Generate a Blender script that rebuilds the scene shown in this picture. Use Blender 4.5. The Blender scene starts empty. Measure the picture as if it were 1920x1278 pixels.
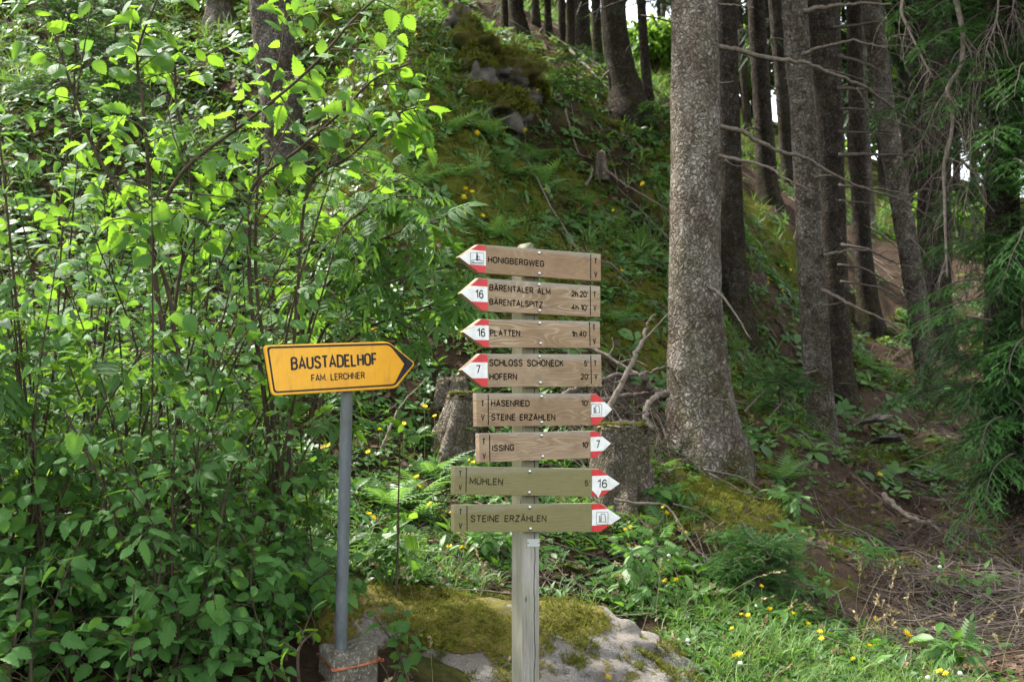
import bpy, bmesh, math, random
import numpy as np
from mathutils import Vector, Matrix

random.seed(7); rng = np.random.default_rng(7)
S = bpy.context.scene
COL = S.collection

# ------------------------------------------------------------------ camera, sky, sun, exposure
LENS = 40.0; PITCH = math.radians(3.0); CAMH = 1.6
F = 1920 * LENS / 36.0
cd = bpy.data.cameras.new('camera'); cam = bpy.data.objects.new('camera', cd); COL.objects.link(cam)
cam.location = (0, 0, CAMH); cam.rotation_euler = (math.radians(90) + PITCH, 0, 0)
cd.lens = LENS; cd.sensor_width = 36; cd.clip_end = 2000; cd.clip_start = 0.05
cd.dof.use_dof = True; cd.dof.focus_distance = 4.9; cd.dof.aperture_fstop = 5.0
S.camera = cam
SUN_EL = math.radians(50); SUN_AZ = math.radians(-58)      # azimuth clockwise from +Y (away from the camera)
W = bpy.data.worlds.new('World'); S.world = W; W.use_nodes = True
wn = W.node_tree; bg = wn.nodes['Background']
sky = wn.nodes.new('ShaderNodeTexSky'); sky.sky_type = 'NISHITA'; sky.sun_disc = False
sky.sun_elevation = SUN_EL; sky.sun_rotation = SUN_AZ; sky.air_density = 1.0; sky.dust_density = 2.5; sky.ozone_density = 1.0
hs = wn.nodes.new('ShaderNodeHueSaturation'); hs.inputs['Saturation'].default_value = .28     # bright thin overcast: a whiter sky
wn.links.new(sky.outputs[0], hs.inputs['Color']); wn.links.new(hs.outputs[0], bg.inputs[0]); bg.inputs[1].default_value = 0.15
sl = bpy.data.lights.new('sun', 'SUN'); so = bpy.data.objects.new('sun', sl); COL.objects.link(so)
sl.energy = 2.5; sl.angle = math.radians(2.0); sl.color = (1.0, 0.95, 0.86)
sd = Vector((math.sin(SUN_AZ) * math.cos(SUN_EL), math.cos(SUN_AZ) * math.cos(SUN_EL), math.sin(SUN_EL)))
so.rotation_euler = sd.to_track_quat('Z', 'Y').to_euler()
S.view_settings.view_transform = 'Standard'; S.view_settings.look = 'None'
S.view_settings.gamma = 1.0; S.view_settings.exposure = 2.4
S.cycles.max_bounces = 8; S.cycles.transmission_bounces = 4; S.cycles.diffuse_bounces = 4; S.cycles.glossy_bounces = 2
S.cycles.sample_clamp_indirect = 6

# ------------------------------------------------------------------ pixel <-> world (1920 x 1278 photograph)
_fw = np.array((0, math.cos(PITCH), math.sin(PITCH))); _up = np.array((0, -math.sin(PITCH), math.cos(PITCH)))
CAMP = np.array((0, 0, CAMH))
def ray(px, py):
    return _fw + (px - 960) / F * np.array((1, 0, 0)) + (639 - py) / F * _up
def P(px, py, d):
    r = ray(px, py); return CAMP + r * (d / r[1])

# ------------------------------------------------------------------ numpy helpers
def nrm(a):
    return a / np.maximum(np.linalg.norm(a, axis=-1, keepdims=True), 1e-9)
def _hash(i, j, k, s):
    h = np.sin(i * 127.1 + j * 311.7 + k * 74.7 + s * 53.3) * 43758.5453
    return h - np.floor(h)
def vnoise(p, s=0.0):
    p = np.asarray(p, float)
    if p.shape[-1] == 2: p = np.concatenate([p, np.zeros(p.shape[:-1] + (1,))], -1)
    i = np.floor(p); f = p - i; u = f * f * (3 - 2 * f)
    r = 0
    for a in (0, 1):
        for b in (0, 1):
            for c in (0, 1):
                w = (u[..., 0] if a else 1 - u[..., 0]) * (u[..., 1] if b else 1 - u[..., 1]) * (u[..., 2] if c else 1 - u[..., 2])
                r = r + w * _hash(i[..., 0] + a, i[..., 1] + b, i[..., 2] + c, s)
    return r * 2 - 1
def fbm(p, s=0.0, o=3):
    p = np.asarray(p, float); r = 0; a = 1.0
    for k in range(o):
        r = r + a * vnoise(p * 2.03 ** k, s + k * 9.1); a *= .5
    return r
def smooth_path(pts, n):
    pts = np.asarray(pts, float); m = len(pts)
    if m == 2:
        t = np.linspace(0, 1, n)[:, None]; return pts[0] * (1 - t) + pts[1] * t
    q = np.vstack([2 * pts[0] - pts[1], pts, 2 * pts[-1] - pts[-2]])
    out = []
    for t in np.linspace(0, m - 1 - 1e-6, n):
        i = int(t); f = t - i; a, b, c, d = q[i], q[i + 1], q[i + 2], q[i + 3]
        out.append(.5 * ((2 * b) + (-a + c) * f + (2 * a - 5 * b + 4 * c - d) * f * f + (-a + 3 * b - 3 * c + d) * f ** 3))
    return np.array(out)

class MB:
    """collects polygons for ONE mesh object; 'luv' is a vector attribute (across, along, random)"""
    def __init__(s): s.v = []; s.f = []; s.l = []; s.n = 0
    def add(s, v, faces, mat=0, luv=None):
        v = np.asarray(v, float)
        for f in faces:
            f = np.asarray(f, int)
            if f.size: s.f.append((f + s.n, mat))
        s.v.append(v); s.l.append(np.zeros_like(v) if luv is None else luv); s.n += len(v)
    def inst(s, tpl, M, T, r, mat=0):
        tv, tf, tl = tpl; n = len(T); k = len(tv)
        if n == 0: return
        v = np.einsum('nij,kj->nki', M, tv) + T[:, None, :]
        l = np.broadcast_to(tl[None], (n, k, 3)).copy(); l[:, :, 2] = l[:, :, 2] * 0 + np.asarray(r)[:, None] + tl[None, :, 2]
        off = (np.arange(n) * k)[:, None, None]
        s.add(v.reshape(-1, 3), [(f[None] + off).reshape(-1, f.shape[1]) for f in tf], mat, l.reshape(-1, 3))
    def tube(s, pts, rad, n=7, mat=0, rnd=.5, cap=True, wob=None):
        pts = np.asarray(pts, float); m = len(pts); rad = np.broadcast_to(np.asarray(rad, float), (m,))
        t = nrm(np.gradient(pts, axis=0)); ref = np.array((.31, .95, .05)) if abs(t[0][2]) > .6 else np.array((0, 0, 1.))
        a = nrm(np.cross(t, ref)); b = np.cross(t, a)
        th = np.linspace(0, 2 * np.pi, n, endpoint=False)
        ring = (np.cos(th)[None, :, None] * a[:, None, :] + np.sin(th)[None, :, None] * b[:, None, :])
        rr = rad[:, None] * np.ones((1, n))
        if wob is not None: rr = rr * wob(pts, th)
        v = pts[:, None, :] + ring * rr[..., None]
        i = np.arange(m - 1)[:, None] * n; j = np.arange(n)[None]; j2 = (j + 1) % n
        q = np.stack([i + j, i + j2, i + n + j2, i + n + j], -1).reshape(-1, 4)
        v = v.reshape(-1, 3); l = np.zeros((m * n, 3)); l[:, 0] = np.tile(th / 6.283, m); l[:, 1] = np.repeat(np.linspace(0, 1, m), n); l[:, 2] = rnd
        fs = [q]
        if cap:
            v = np.vstack([v, pts[-1:] + t[-1:] * rad[-1] * .3, pts[:1]]); l = np.vstack([l, l[-1:], l[:1]]); e = m * n
            fs.append(np.stack([(m - 1) * n + j[0], (m - 1) * n + j2[0], np.full(n, e)], -1)); fs.append(np.stack([j2[0], j[0], np.full(n, e + 1)], -1))
        s.add(v, fs, mat, l)
    def build(s, name, mats, parent=None, smooth=True):
        me = bpy.data.meshes.new(name); iw = np.array(wmat(parent).inverted()) if parent is not None else np.eye(4)
        if s.n:
            v = (np.vstack(s.v) @ iw[:3, :3].T + iw[:3, 3]).astype(np.float32); l = np.vstack(s.l).astype(np.float32)
            idx = np.concatenate([f.ravel() for f, m in s.f]); tot = np.concatenate([np.full(len(f), f.shape[1]) for f, m in s.f]); mi = np.concatenate([np.full(len(f), m) for f, m in s.f])
            me.vertices.add(len(v)); me.vertices.foreach_set('co', v.ravel())
            me.loops.add(len(idx)); me.loops.foreach_set('vertex_index', idx.astype(np.int32))
            me.polygons.add(len(tot)); st = np.concatenate([[0], np.cumsum(tot)[:-1]])
            me.polygons.foreach_set('loop_start', st.astype(np.int32))
            me.polygons.foreach_set('material_index', mi.astype(np.int32))
            me.update(calc_edges=True); me.validate()
            at = me.attributes.new('luv', 'FLOAT_VECTOR', 'POINT'); at.data.foreach_set('vector', l.ravel())
            me.polygons.foreach_set('use_smooth', np.full(len(me.polygons), smooth))
        for m in (mats if isinstance(mats, (list, tuple)) else [mats]): me.materials.append(m)
        o = bpy.data.objects.new(name, me); COL.objects.link(o)
        if parent is not None: o.parent = parent; WM[o.name] = wmat(parent).copy()
        return o
WM = {}                                                  # world matrices of everything that has children
def wmat(p):
    return WM.get(p.name) or Matrix.Translation(p.location)
def tag(o, label=None, cat=None, group=None, kind=None):
    for k, v in (('label', label), ('category', cat), ('group', group), ('kind', kind)):
        if v: o[k] = v
    return o
def thing(name, label, cat, loc, group=None):
    o = bpy.data.objects.new(name, None); COL.objects.link(o); o.location = loc; o.empty_display_size = .1
    return tag(o, label, cat, group)
def basis(fwd, nor):
    fwd = nrm(fwd); side = nrm(np.cross(fwd, nor)); n2 = np.cross(side, fwd)
    return np.stack([side, fwd, n2], -1)

# ------------------------------------------------------------------ materials
class NT:
    def __init__(s, name):
        s.m = bpy.data.materials.new(name); s.m.use_nodes = True; s.t = s.m.node_tree
        s.p = s.t.nodes['Principled BSDF']; s.out = s.t.nodes['Material Output']
    def n(s, typ, **kw):
        o = s.t.nodes.new(typ)
        for k, v in kw.items():
            if k.startswith('i_'):
                k = k[2:]; k = int(k) if k.isdigit() else k.replace('_', ' ')
                if hasattr(v, 'is_linked') or isinstance(v, bpy.types.NodeSocket): s.t.links.new(v, o.inputs[k])
                else: o.inputs[k].default_value = v
            else: setattr(o, k, v)
        return o
    def obj(s): return s.n('ShaderNodeTexCoord').outputs['Object']
    def mapping(s, vec, scale=(1, 1, 1), rot=(0, 0, 0)):
        o = s.n('ShaderNodeMapping', i_Vector=vec); o.inputs['Scale'].default_value = scale; o.inputs['Rotation'].default_value = rot; return o.outputs[0]
    def noise(s, vec, scale, detail=4, rough=.6, dist=0.0):
        return s.n('ShaderNodeTexNoise', i_Vector=vec, i_Scale=scale, i_Detail=detail, i_Roughness=rough, i_Distortion=dist).outputs[0]
    def ramp(s, fac, stops, mode='LINEAR'):
        o = s.n('ShaderNodeValToRGB', i_Fac=fac); cr = o.color_ramp; cr.interpolation = mode
        while len(cr.elements) < len(stops): cr.elements.new(.5)
        for e, (p, c) in zip(cr.elements, stops):
            e.position = p; e.color = (c if isinstance(c, tuple) else (c, c, c)) + (1,)
        return o.outputs[0]
    def mix(s, fac, a, b, typ='MIX'):
        o = s.n('ShaderNodeMix', data_type='RGBA', blend_type=typ, i_0=fac)
        for k, v in ((6, a), (7, b)):
            if isinstance(v, bpy.types.NodeSocket): s.t.links.new(v, o.inputs[k])
            else: o.inputs[k].default_value = tuple(v) + (1,)
        return o.outputs[2]
    def math(s, op, a, b=0.0, c=0.0):
        o = s.n('ShaderNodeMath', operation=op)
        for k, v in enumerate((a, b, c)):
            if isinstance(v, bpy.types.NodeSocket): s.t.links.new(v, o.inputs[k])
            else: o.inputs[k].default_value = v
        return o.outputs[0]
    def bump(s, h, strength=.5, dist=.01):
        b = s.n('ShaderNodeBump', i_Height=h, i_Strength=strength, i_Distance=dist); s.t.links.new(b.outputs[0], s.p.inputs['Normal']); return b.outputs[0]
    def set(s, col=None, rough=None, metal=None, spec=None):
        for k, v in (('Base Color', col), ('Roughness', rough), ('Metallic', metal), ('Specular IOR Level', spec)):
            if v is None: continue
            if isinstance(v, bpy.types.NodeSocket): s.t.links.new(v, s.p.inputs[k])
            else: s.p.inputs[k].default_value = tuple(v) + (1,) if isinstance(v, tuple) else v
        return s.m

def plain(name, col, rough=.5, metal=0, spec=.5, dirt=None, ns=40):
    t = NT(name)
    if dirt:
        f = t.ramp(t.noise(t.obj(), ns, 5), [(.35, 0.), (.7, 1.)]); t.set(t.mix(f, col, dirt), rough, metal, spec)
    else: t.set(col, rough, metal, spec)
    return t.m

def leaf_mat(name, dark, mid, light, trans, tw=.4, rough=.55, spec=.28, veins=True, vs=22.0):
    t = NT(name); a = t.n('ShaderNodeAttribute', attribute_name='luv'); sp = t.n('ShaderNodeSeparateXYZ', i_0=a.outputs['Vector'])
    x, y, r = sp.outputs
    col = t.ramp(r, [(0., dark), (.55, mid), (1., light)])
    spots = t.noise(t.obj(), 60, 3)
    col = t.mix(t.ramp(spots, [(.4, 0.), (.75, .35)]), col, mid)
    tc = t.ramp(r, [(0., tuple(c * .75 for c in trans)), (1., tuple(min(1, c * 1.15) for c in trans))])
    if veins:
        ax = t.math('ABSOLUTE', x)
        ph = t.math('MULTIPLY_ADD', ax, -vs * .55, t.math('MULTIPLY', y, vs))
        w = t.math('SINE', t.math('MULTIPLY', ph, 3.1416)); w = t.math('POWER', t.math('ABSOLUTE', w), .35)
        rib = t.math('SMOOTH_MIN', t.math('MULTIPLY', ax, 14.0), w, .1)
        v = t.ramp(rib, [(.15, 1.), (.75, 0.)])
        tc = t.mix(t.math('MULTIPLY', v, .45), tc, tuple(c * .45 for c in trans))
        col = t.mix(t.math('MULTIPLY', v, .35), col, tuple(min(1, c * 1.5) for c in light))
        t.bump(rib, .5, .004)
    t.set(col, rough, 0, spec)
    tr = t.n('ShaderNodeBsdfTranslucent'); t.t.links.new(tc, tr.inputs[0])
    mx = t.n('ShaderNodeMixShader', i_0=tw); t.t.links.new(t.p.outputs[0], mx.inputs[1]); t.t.links.new(tr.outputs[0], mx.inputs[2])
    t.t.links.new(mx.outputs[0], t.out.inputs[0])
    return t.m

def bark_mat(name, dark, mid, light, lichen, lich=.5, scale=1.0, moss=0.0):
    t = NT(name); o = t.obj(); oi = t.n('ShaderNodeObjectInfo').outputs['Location']
    o = t.n('ShaderNodeVectorMath', operation='ADD', i_0=o, i_1=oi).outputs[0]
    wv = t.n('ShaderNodeVectorMath', operation='ADD', i_0=o).outputs[0]
    nz = t.n('ShaderNodeTexNoise', i_Vector=o, i_Scale=14 * scale, i_Detail=4)
    wv.node.inputs[1].default_value = (0, 0, 0)
    sc = t.n('ShaderNodeVectorMath', operation='SCALE', i_0=nz.outputs['Color'], i_Scale=.115 / scale); t.t.links.new(sc.outputs[0], wv.node.inputs[1])
    mp = t.mapping(wv, (1, 1, .6))
    vo = t.n('ShaderNodeTexVoronoi', feature='DISTANCE_TO_EDGE', i_Vector=mp, i_Scale=34 * scale).outputs['Distance']
    vc = t.n('ShaderNodeTexVoronoi', i_Vector=mp, i_Scale=34 * scale); cellr = t.n('ShaderNodeSeparateColor', i_0=vc.outputs['Color']).outputs[0]
    big = t.noise(o, 3.2 * scale, 6, .65); fine = t.noise(o, 95 * scale, 4, .7)
    col = t.mix(t.ramp(cellr, [(0., 0.), (1., 1.)]), dark, mid)
    col = t.mix(t.math('MULTIPLY', t.ramp(fine, [(.3, 0.), (.6, .85)]), t.ramp(cellr, [(.25, .1), (.75, 1.)])), col, light)
    patch = t.noise(t.mapping(o, (1, 1, .35)), 5.5 * scale, 5, .7); col = t.mix(t.ramp(patch, [(.46, 0.), (.62, .7)]), col, dark)
    lf = t.math('MULTIPLY', t.ramp(big, [(.43, 0.), (.62, 1.)]), t.ramp(t.noise(o, 48 * scale, 5, .75), [(.42, 0.), (.56, 1.)]))
    col = t.mix(t.math('MULTIPLY', lf, lich), col, lichen)
    cr = t.ramp(vo, [(.0, 1.), (.17, 0.)])
    col = t.mix(t.math('MULTIPLY', t.math('MULTIPLY', cr, .72), t.ramp(t.noise(o, 9 * scale, 4), [(.33, .35), (.55, 1.)])), col, tuple(c * .3 for c in dark))
    if moss:
        z = t.n('ShaderNodeSeparateXYZ', i_0=t.obj()).outputs[2]
        mf = t.math('MULTIPLY', t.ramp(t.noise(o, 4, 5, .7), [(.45, 0.), (.6, 1.)]), t.ramp(t.math('MULTIPLY', z, .3), [(.05, 1.), (.6, .25)]))
        col = t.mix(t.math('MULTIPLY', mf, moss), col, (.055, .06, .012))
    h = t.math('ADD', t.ramp(vo, [(0., 0.), (.28, 1.)]), t.math('MULTIPLY', fine, .5)); h = t.math('ADD', h, t.math('MULTIPLY', big, 1.2))
    t.bump(h, 1.0, .022 / scale)
    return t.set(col, .95, 0, .06)

def twig_mat(name, a, b):
    t = NT(name); n = t.noise(t.obj(), 30, 5); t.bump(n, .5, .004); return t.set(t.mix(t.ramp(n, [(.3, 0.), (.7, 1.)]), a, b), .85, 0, .2)

def wood_mat(name, base, dark, pale, algae=None, af=.0, seed=0.0, grain=.4, bleached=.3):
    """grain runs along the object's X"""
    t = NT(name); o = t.obj(); o = t.n('ShaderNodeVectorMath', operation='ADD', i_0=o, i_1=(seed * 3.7, seed * 1.3, seed * .31)).outputs[0]
    dist = t.noise(t.mapping(o, (1.6, 5, 5)), 2.2, 3, .5)
    ctr = t.noise(t.mapping(o, (1.5, 2, 9)), 1.6, 1.5, .35)
    ring = t.math('SINE', t.math('MULTIPLY', ctr, 120.0)); ring = t.math('MULTIPLY_ADD', ring, .5, .5)
    fib = t.noise(t.mapping(o, (3, 160, 160)), 3, 5, .7)
    col = t.mix(t.ramp(fib, [(.3, 0.), (.72, 1.)]), base, dark)
    col = t.mix(t.math('MULTIPLY', t.math('MULTIPLY', t.ramp(ring, [(.6, 0.), (.97, 1.)]), t.ramp(t.noise(o, 3, 2), [(.38, .15), (.6, 1.)])), grain), col, pale)
    col = t.mix(t.ramp(dist, [(.45, 0.), (.8, bleached)]), col, pale)
    stain = t.noise(o, 9, 5, .7); col = t.mix(t.ramp(stain, [(.55, 0.), (.8, .5)]), col, dark)
    topz = t.n('ShaderNodeSeparateXYZ', i_0=t.obj()).outputs[2]; edge = t.math('MULTIPLY', t.ramp(t.math('ADD', topz, t.math('MULTIPLY', t.noise(t.mapping(o, (5, 5, 40)), 2, 4, .7), .03)), [(.056, 0.), (.07, 1.)]), .6); col = t.mix(edge, col, (.31, .29, .25))
    col = t.mix(t.math('MULTIPLY', t.ramp(t.noise(t.mapping(o, (1.5, 1, 4)), 7, 6, .75), [(.5, 0.), (.68, 1.)]), .45), col, (.125, .088, .055))
    if algae: col = t.mix(t.ramp(t.noise(t.mapping(o, (1, 1, 2)), 5, 5, .7), [(.25, af), (.75, af * .55)]), col, algae)
    t.bump(t.math('ADD', fib, t.math('MULTIPLY', ring, .4)), .35, .003)
    return t.set(col, .82, 0, .2)

M = {}
M['hazel'] = leaf_mat('hazel_leaf', (.022, .07, .022), (.045, .125, .022), (.075, .175, .022), (.25, .47, .03), .43)
M['hazel_shade'] = leaf_mat('hazel_leaf_shaded', (.035, .105, .03), (.07, .18, .038), (.115, .25, .045), (.2, .4, .04), .36)  # less translucent hazel copy: the lower thicket's shade put into the leaf colour
M['elder'] = leaf_mat('elder_leaf', (.02, .06, .02), (.04, .11, .022), (.08, .16, .03), (.18, .36, .03), .38)
M['herb'] = leaf_mat('herb_leaf', (.03, .075, .018), (.05, .13, .022), (.085, .18, .03), (.16, .34, .03), .35, .5, .35, False)
M['grass'] = leaf_mat('grass_blade', (.05, .10, .022), (.085, .165, .032), (.16, .21, .06), (.18, .34, .04), .35, .5, .3, False)
M['drygrass'] = leaf_mat('dry_grass_blade', (.16, .12, .055), (.24, .19, .1), (.34, .29, .17), (.25, .2, .1), .25, .7, .2, False)
M['fern'] = leaf_mat('fern_frond', (.045, .10, .03), (.08, .17, .045), (.12, .23, .06), (.2, .38, .06), .35, .5, .35, False)
M['moss'] = leaf_mat('moss_tuft', (.045, .05, .008), (.095, .105, .014), (.17, .17, .024), (.14, .15, .015), .25, .8, .1, False)
M['needle'] = leaf_mat('spruce_needle', (.018, .05, .016), (.034, .085, .022), (.075, .21, .035), (.08, .19, .025), .2, .5, .3, False)
M['crown'] = leaf_mat('conifer_crown', (.012, .03, .012), (.02, .045, .014), (.035, .07, .02), (.03, .06, .012), .12, .6, .2, False)
M['farleaf'] = leaf_mat('far_leaf', (.05, .12, .02), (.09, .2, .03), (.14, .27, .04), (.3, .5, .05), .4, .5, .3, False)
M['litter'] = leaf_mat('dead_leaf', (.045, .029, .018), (.10, .064, .04), (.19, .14, .095), (.1, .05, .02), .15, .8, .15, False)
M['petal'] = leaf_mat('yellow_petal', (.8, .55, .005), (.85, .62, .01), (.88, .68, .015), (.7, .52, .01), .25, .5, .3, False)
M['fluff'] = plain('seed_fluff', (.55, .55, .5), .9)
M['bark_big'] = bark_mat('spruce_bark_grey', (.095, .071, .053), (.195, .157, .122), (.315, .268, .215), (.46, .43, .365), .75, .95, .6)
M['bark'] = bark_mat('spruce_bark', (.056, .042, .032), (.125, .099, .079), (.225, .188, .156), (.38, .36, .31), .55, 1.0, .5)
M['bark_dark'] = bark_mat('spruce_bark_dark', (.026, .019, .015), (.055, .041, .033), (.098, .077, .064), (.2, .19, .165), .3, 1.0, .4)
M['stump'] = bark_mat('stump_bark', (.10, .074, .054), (.20, .16, .125), (.31, .265, .215), (.38, .36, .3), .4, 1.3, .4)
M['deadwood'] = twig_mat('dead_wood', (.08, .062, .047), (.185, .152, .122))
M['deaddark'] = twig_mat('dead_wood_dark', (.045, .034, .026), (.105, .085, .068))
M['stem'] = twig_mat('shrub_stem', (.035, .024, .016), (.085, .062, .042))
M['greenstem'] = plain('herb_stem', (.07, .12, .03), .6)
M['cutwood'] = twig_mat('split_wood', (.26, .19, .11), (.40, .31, .2))

# ------------------------------------------------------------------ terrain: scattered control points -> thin plate spline
GP = [(1500,1278,5.5),(1900,1278,5.5),(1280,1278,5.6),(1700,1180,6.4),(1900,1100,7.5),(1750,1000,8.7),(1450,1000,8.0),(1350,920,8.7),(1180,965,8.0),
      (1320,895,9.1),(1545,885,11.3),(1680,880,11.0),(1900,950,9.5),(1740,740,14.2),(1590,750,13.2),(1388,650,13.5),(1490,645,14.0),(1630,605,17.5),
      (1455,385,19.5),(1430,500,16.5),(1850,600,18),(1760,420,24),(1600,430,21.5),(1245,215,15.5),(1250,330,14),(1245,480,12.2),(1240,650,10.6),
      (1160,192,15),(1100,110,17),(1000,52,19),(1028,76,18.6),(1062,104,17.4),(970,84,17.6),(1000,135,15.6),(1050,170,15.2),(1095,122,17),(940,130,14.6),(1000,300,13.3),(1000,450,11.2),(900,600,9.6),(845,865,8.5),(1050,760,8.8),(1050,950,7.6),(960,1120,6.4),
      (750,1000,7.0),(750,850,8.1),(700,600,9.5),(880,230,12),(860,50,13.5),(750,200,11.5),(750,400,10.3),(560,430,11.5),(400,50,14.5),(250,300,11),
      (100,500,9),(300,800,7),(100,1000,5.8),(300,1180,5.3),(0,1290,4.6),(600,1290,5.0),(720,1290,5.0),(-250,500,8.5),(-250,100,12),
      (1225,150,27),(1225,95,34),(1400,250,30),(1600,330,33),(1760,330,38),(1400,880,8.95),(1280,885,8.8),(1350,897,8.75),(1430,860,9.3),(2150,700,16),(2150,1000,8.5),(2150,1278,5.5)]
GW = [(-3,0,0),(0,0,0),(3,0,0),(6,0,0),(-6,0,.25),(0,3,.0),(3,3.6,0.02),(-2.5,3.4,.12),(.08,4.7,.05),(-9,-8,0),(9,-8,-.2),(0,-8,0),
      (-14,6,4.5),(-14,16,10),(-14,30,17),(0,36,15),(14,6,.0),(18,14,.6),(20,24,3.5),(22,40,7),(5,48,13),(-8,48,19),(-22,-6,3),(20,-6,-.4)]
_cp = np.array([P(*g) for g in GP] + [np.array(g, float) for g in GW])
def _phi(r2): return np.where(r2 > 1e-9, r2 * np.log(np.maximum(r2, 1e-9)) * .5, 0)
_n = len(_cp); _A = np.zeros((_n + 3, _n + 3)); _d2 = ((_cp[:, None, :2] - _cp[None, :, :2]) ** 2).sum(-1)
_A[:_n, :_n] = _phi(_d2) + np.eye(_n) * .08; _A[:_n, _n] = 1; _A[:_n, _n + 1:] = _cp[:, :2]; _A[_n:, :_n] = _A[:_n, _n:].T
_w = np.linalg.solve(_A, np.concatenate([_cp[:, 2], np.zeros(3)]))
def H0(x, y):
    x = np.clip(np.asarray(x, float), -24, 24); y = np.clip(np.asarray(y, float), -8, 48); sh = np.broadcast(x, y).shape
    x = np.broadcast_to(x, sh).ravel(); y = np.broadcast_to(y, sh).ravel(); z = np.zeros(len(x))
    for k in range(0, len(x), 20000):
        xs, ys = x[k:k + 20000], y[k:k + 20000]
        r2 = (xs[:, None] - _cp[None, :, 0]) ** 2 + (ys[:, None] - _cp[None, :, 1]) ** 2
        z[k:k + 20000] = _phi(r2) @ _w[:_n] + _w[_n] + xs * _w[_n + 1] + ys * _w[_n + 2]
    return z.reshape(sh)
def H(x, y):
    x = np.asarray(x, float); y = np.asarray(y, float); p = np.stack(np.broadcast_arrays(x, y), -1)
    a = np.clip((p[..., 1] - 4.5) / 4, .15, 1) 
    b = .16 * fbm(p * .8, 3, 3) * a + .05 * fbm(p * 3.1, 5, 3) * a + .018 * vnoise(p * 11, 8) * a
    far = np.clip((p[..., 1] - 8.5) / 3, 0, 1) * np.clip((17.5 - p[..., 1]) / 4, 0, 1)
    b = b + far * (.17 * (1 - np.abs(vnoise(p * 1.25, 12))) ** 2 + .07 * (1 - np.abs(vnoise(p * 3.3, 14))) - .1)
    return H0(x, y) + b
def axis(segs):
    out = []
    for a, b, st in segs: out += list(np.arange(a, b, st))
    return np.array(out + [segs[-1][1]])
_geo = [25, 32, 42, 60, 90, 140, 220, 350]
xs = np.concatenate([-np.array(_geo[::-1]), axis([(-20, -5, .35), (-5, 7, .055), (7, 20, .3)]), _geo])
ys = np.concatenate([-np.array(_geo[::-1]) + 12, axis([(-10, 3, .5), (3, 13, .055), (13, 24, .12), (24, 50, .4)]), np.array(_geo[1:]) + 30])
gx, gy = np.meshgrid(xs, ys); gz = H(gx, gy)
# class masks on the ground: moss / needle litter / herbs / grass
CL = {0: [(1060,190,15),(1100,330,13.2),(1350,970,8.3),(1450,1000,8),(1500,1020,7.9),(1420,420,18),(1250,330,14),(900,300,11.6),(880,150,12.7),(960,60,15),(1150,480,11.6),(1000,450,11.2),(950,350,11.8),(1640,840,11.5),(870,420,10.5),(1210,560,11.2),(820,300,11),(1180,420,12.5),(1030,520,10.6)],
      1: [(1700,1180,6.4),(1900,1100,7.5),(1750,1000,8.7),(1600,950,9.5),(1680,880,11),(1740,800,12.5),(1590,800,12.3),(1400,900,9.2),(1550,700,13.8),(1450,640,14),(1070,265,14.2),(1040,120,17),(1230,760,9.6),(930,1030,7.1),(1560,1060,7.6),(1640,640,16),(1700,500,19),(1500,400,19.5),(1120,700,9.5),(1900,1278,5.5),(1800,1200,6.3),(1630,1100,7.2)],
      2: [(750,1000,7),(900,950,7.6),(1050,950,7.6),(1100,1000,7.2),(1200,1080,6.9),(700,800,8.4),(1200,400,13),(1450,540,15.5),(1400,640,13.8),(1230,520,12),(880,230,12),(1060,380,12.3),(850,500,10),(1010,220,13.4),(1130,240,14.3),(1180,300,13.6),(650,900,7.7),(800,900,8),(300,800,7),(100,900,6),(400,500,10),(980,650,9.3),(1200,1010,7.5),(400,200,12.5),(300,1100,5.6)],
      3: [(1300,1220,5.9),(1500,1250,5.7),(1650,1278,5.5),(1400,1180,6.1),(820,1080,6.6),(1225,120,30),(1225,150,27),(1760,400,26),(1600,400,24),(1560,1200,6)]}
def masks(x, y):
    x = np.asarray(x, float); y = np.asarray(y, float); ms = []
    q = np.stack([x, y], -1) + .35 * np.stack([vnoise(np.stack([x, y], -1) * 1.4, 21), vnoise(np.stack([x, y], -1) * 1.4, 33)], -1)
    for k in range(4):
        c = np.array([P(*g)[:2] for g in CL[k]]); w = 0
        for a in c:
            d = ((q - a) ** 2).sum(-1) / (1 + .02 * a[1] ** 2); w = w + 1 / (d + .08) ** 2
        ms.append(w)
    ms = np.stack(ms, -1); return ms / ms.sum(-1, keepdims=True)
mb = MB(); ny, nx = gx.shape
i = (np.arange(ny - 1)[:, None] * nx + np.arange(nx - 1)[None]); q = np.stack([i, i + 1, i + nx + 1, i + nx], -1).reshape(-1, 4)
mk = masks(gx.ravel(), gy.ravel())
mb.add(np.stack([gx, gy, gz], -1).reshape(-1, 3), [q], 0, mk[:, :3])
t = NT('forest_floor'); o = t.obj(); at = t.n('ShaderNodeAttribute', attribute_name='luv'); sp = t.n('ShaderNodeSeparateXYZ', i_0=at.outputs['Vector'])
n1 = t.noise(o, 2.2, 6, .7); n2 = t.noise(o, 14, 6, .7); n3 = t.noise(o, 85, 4, .75)
soil = t.mix(t.ramp(n2, [(.35, 0.), (.7, 1.)]), (.022, .015, .009), (.058, .04, .024))
litter = t.mix(t.ramp(n3, [(.35, 0.), (.68, 1.)]), (.045, .029, .019), (.115, .084, .06)); litter = t.mix(t.ramp(n2, [(.42, 0.), (.75, .7)]), litter, (.034, .023, .015))
moss = t.mix(t.ramp(n3, [(.3, 0.), (.7, 1.)]), (.045, .05, .009), (.155, .16, .024)); moss = t.mix(t.ramp(n2, [(.5, 0.), (.75, .6)]), moss, (.045, .03, .014))
green = t.mix(t.ramp(n2, [(.35, 0.), (.65, 1.)]), (.035, .052, .012), (.08, .075, .022))
bl = lambda s: t.ramp(t.math('ADD', s, t.math('MULTIPLY', t.math('SUBTRACT', n1, .5), .9)), [(.33, 0.), (.52, 1.)])
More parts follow.
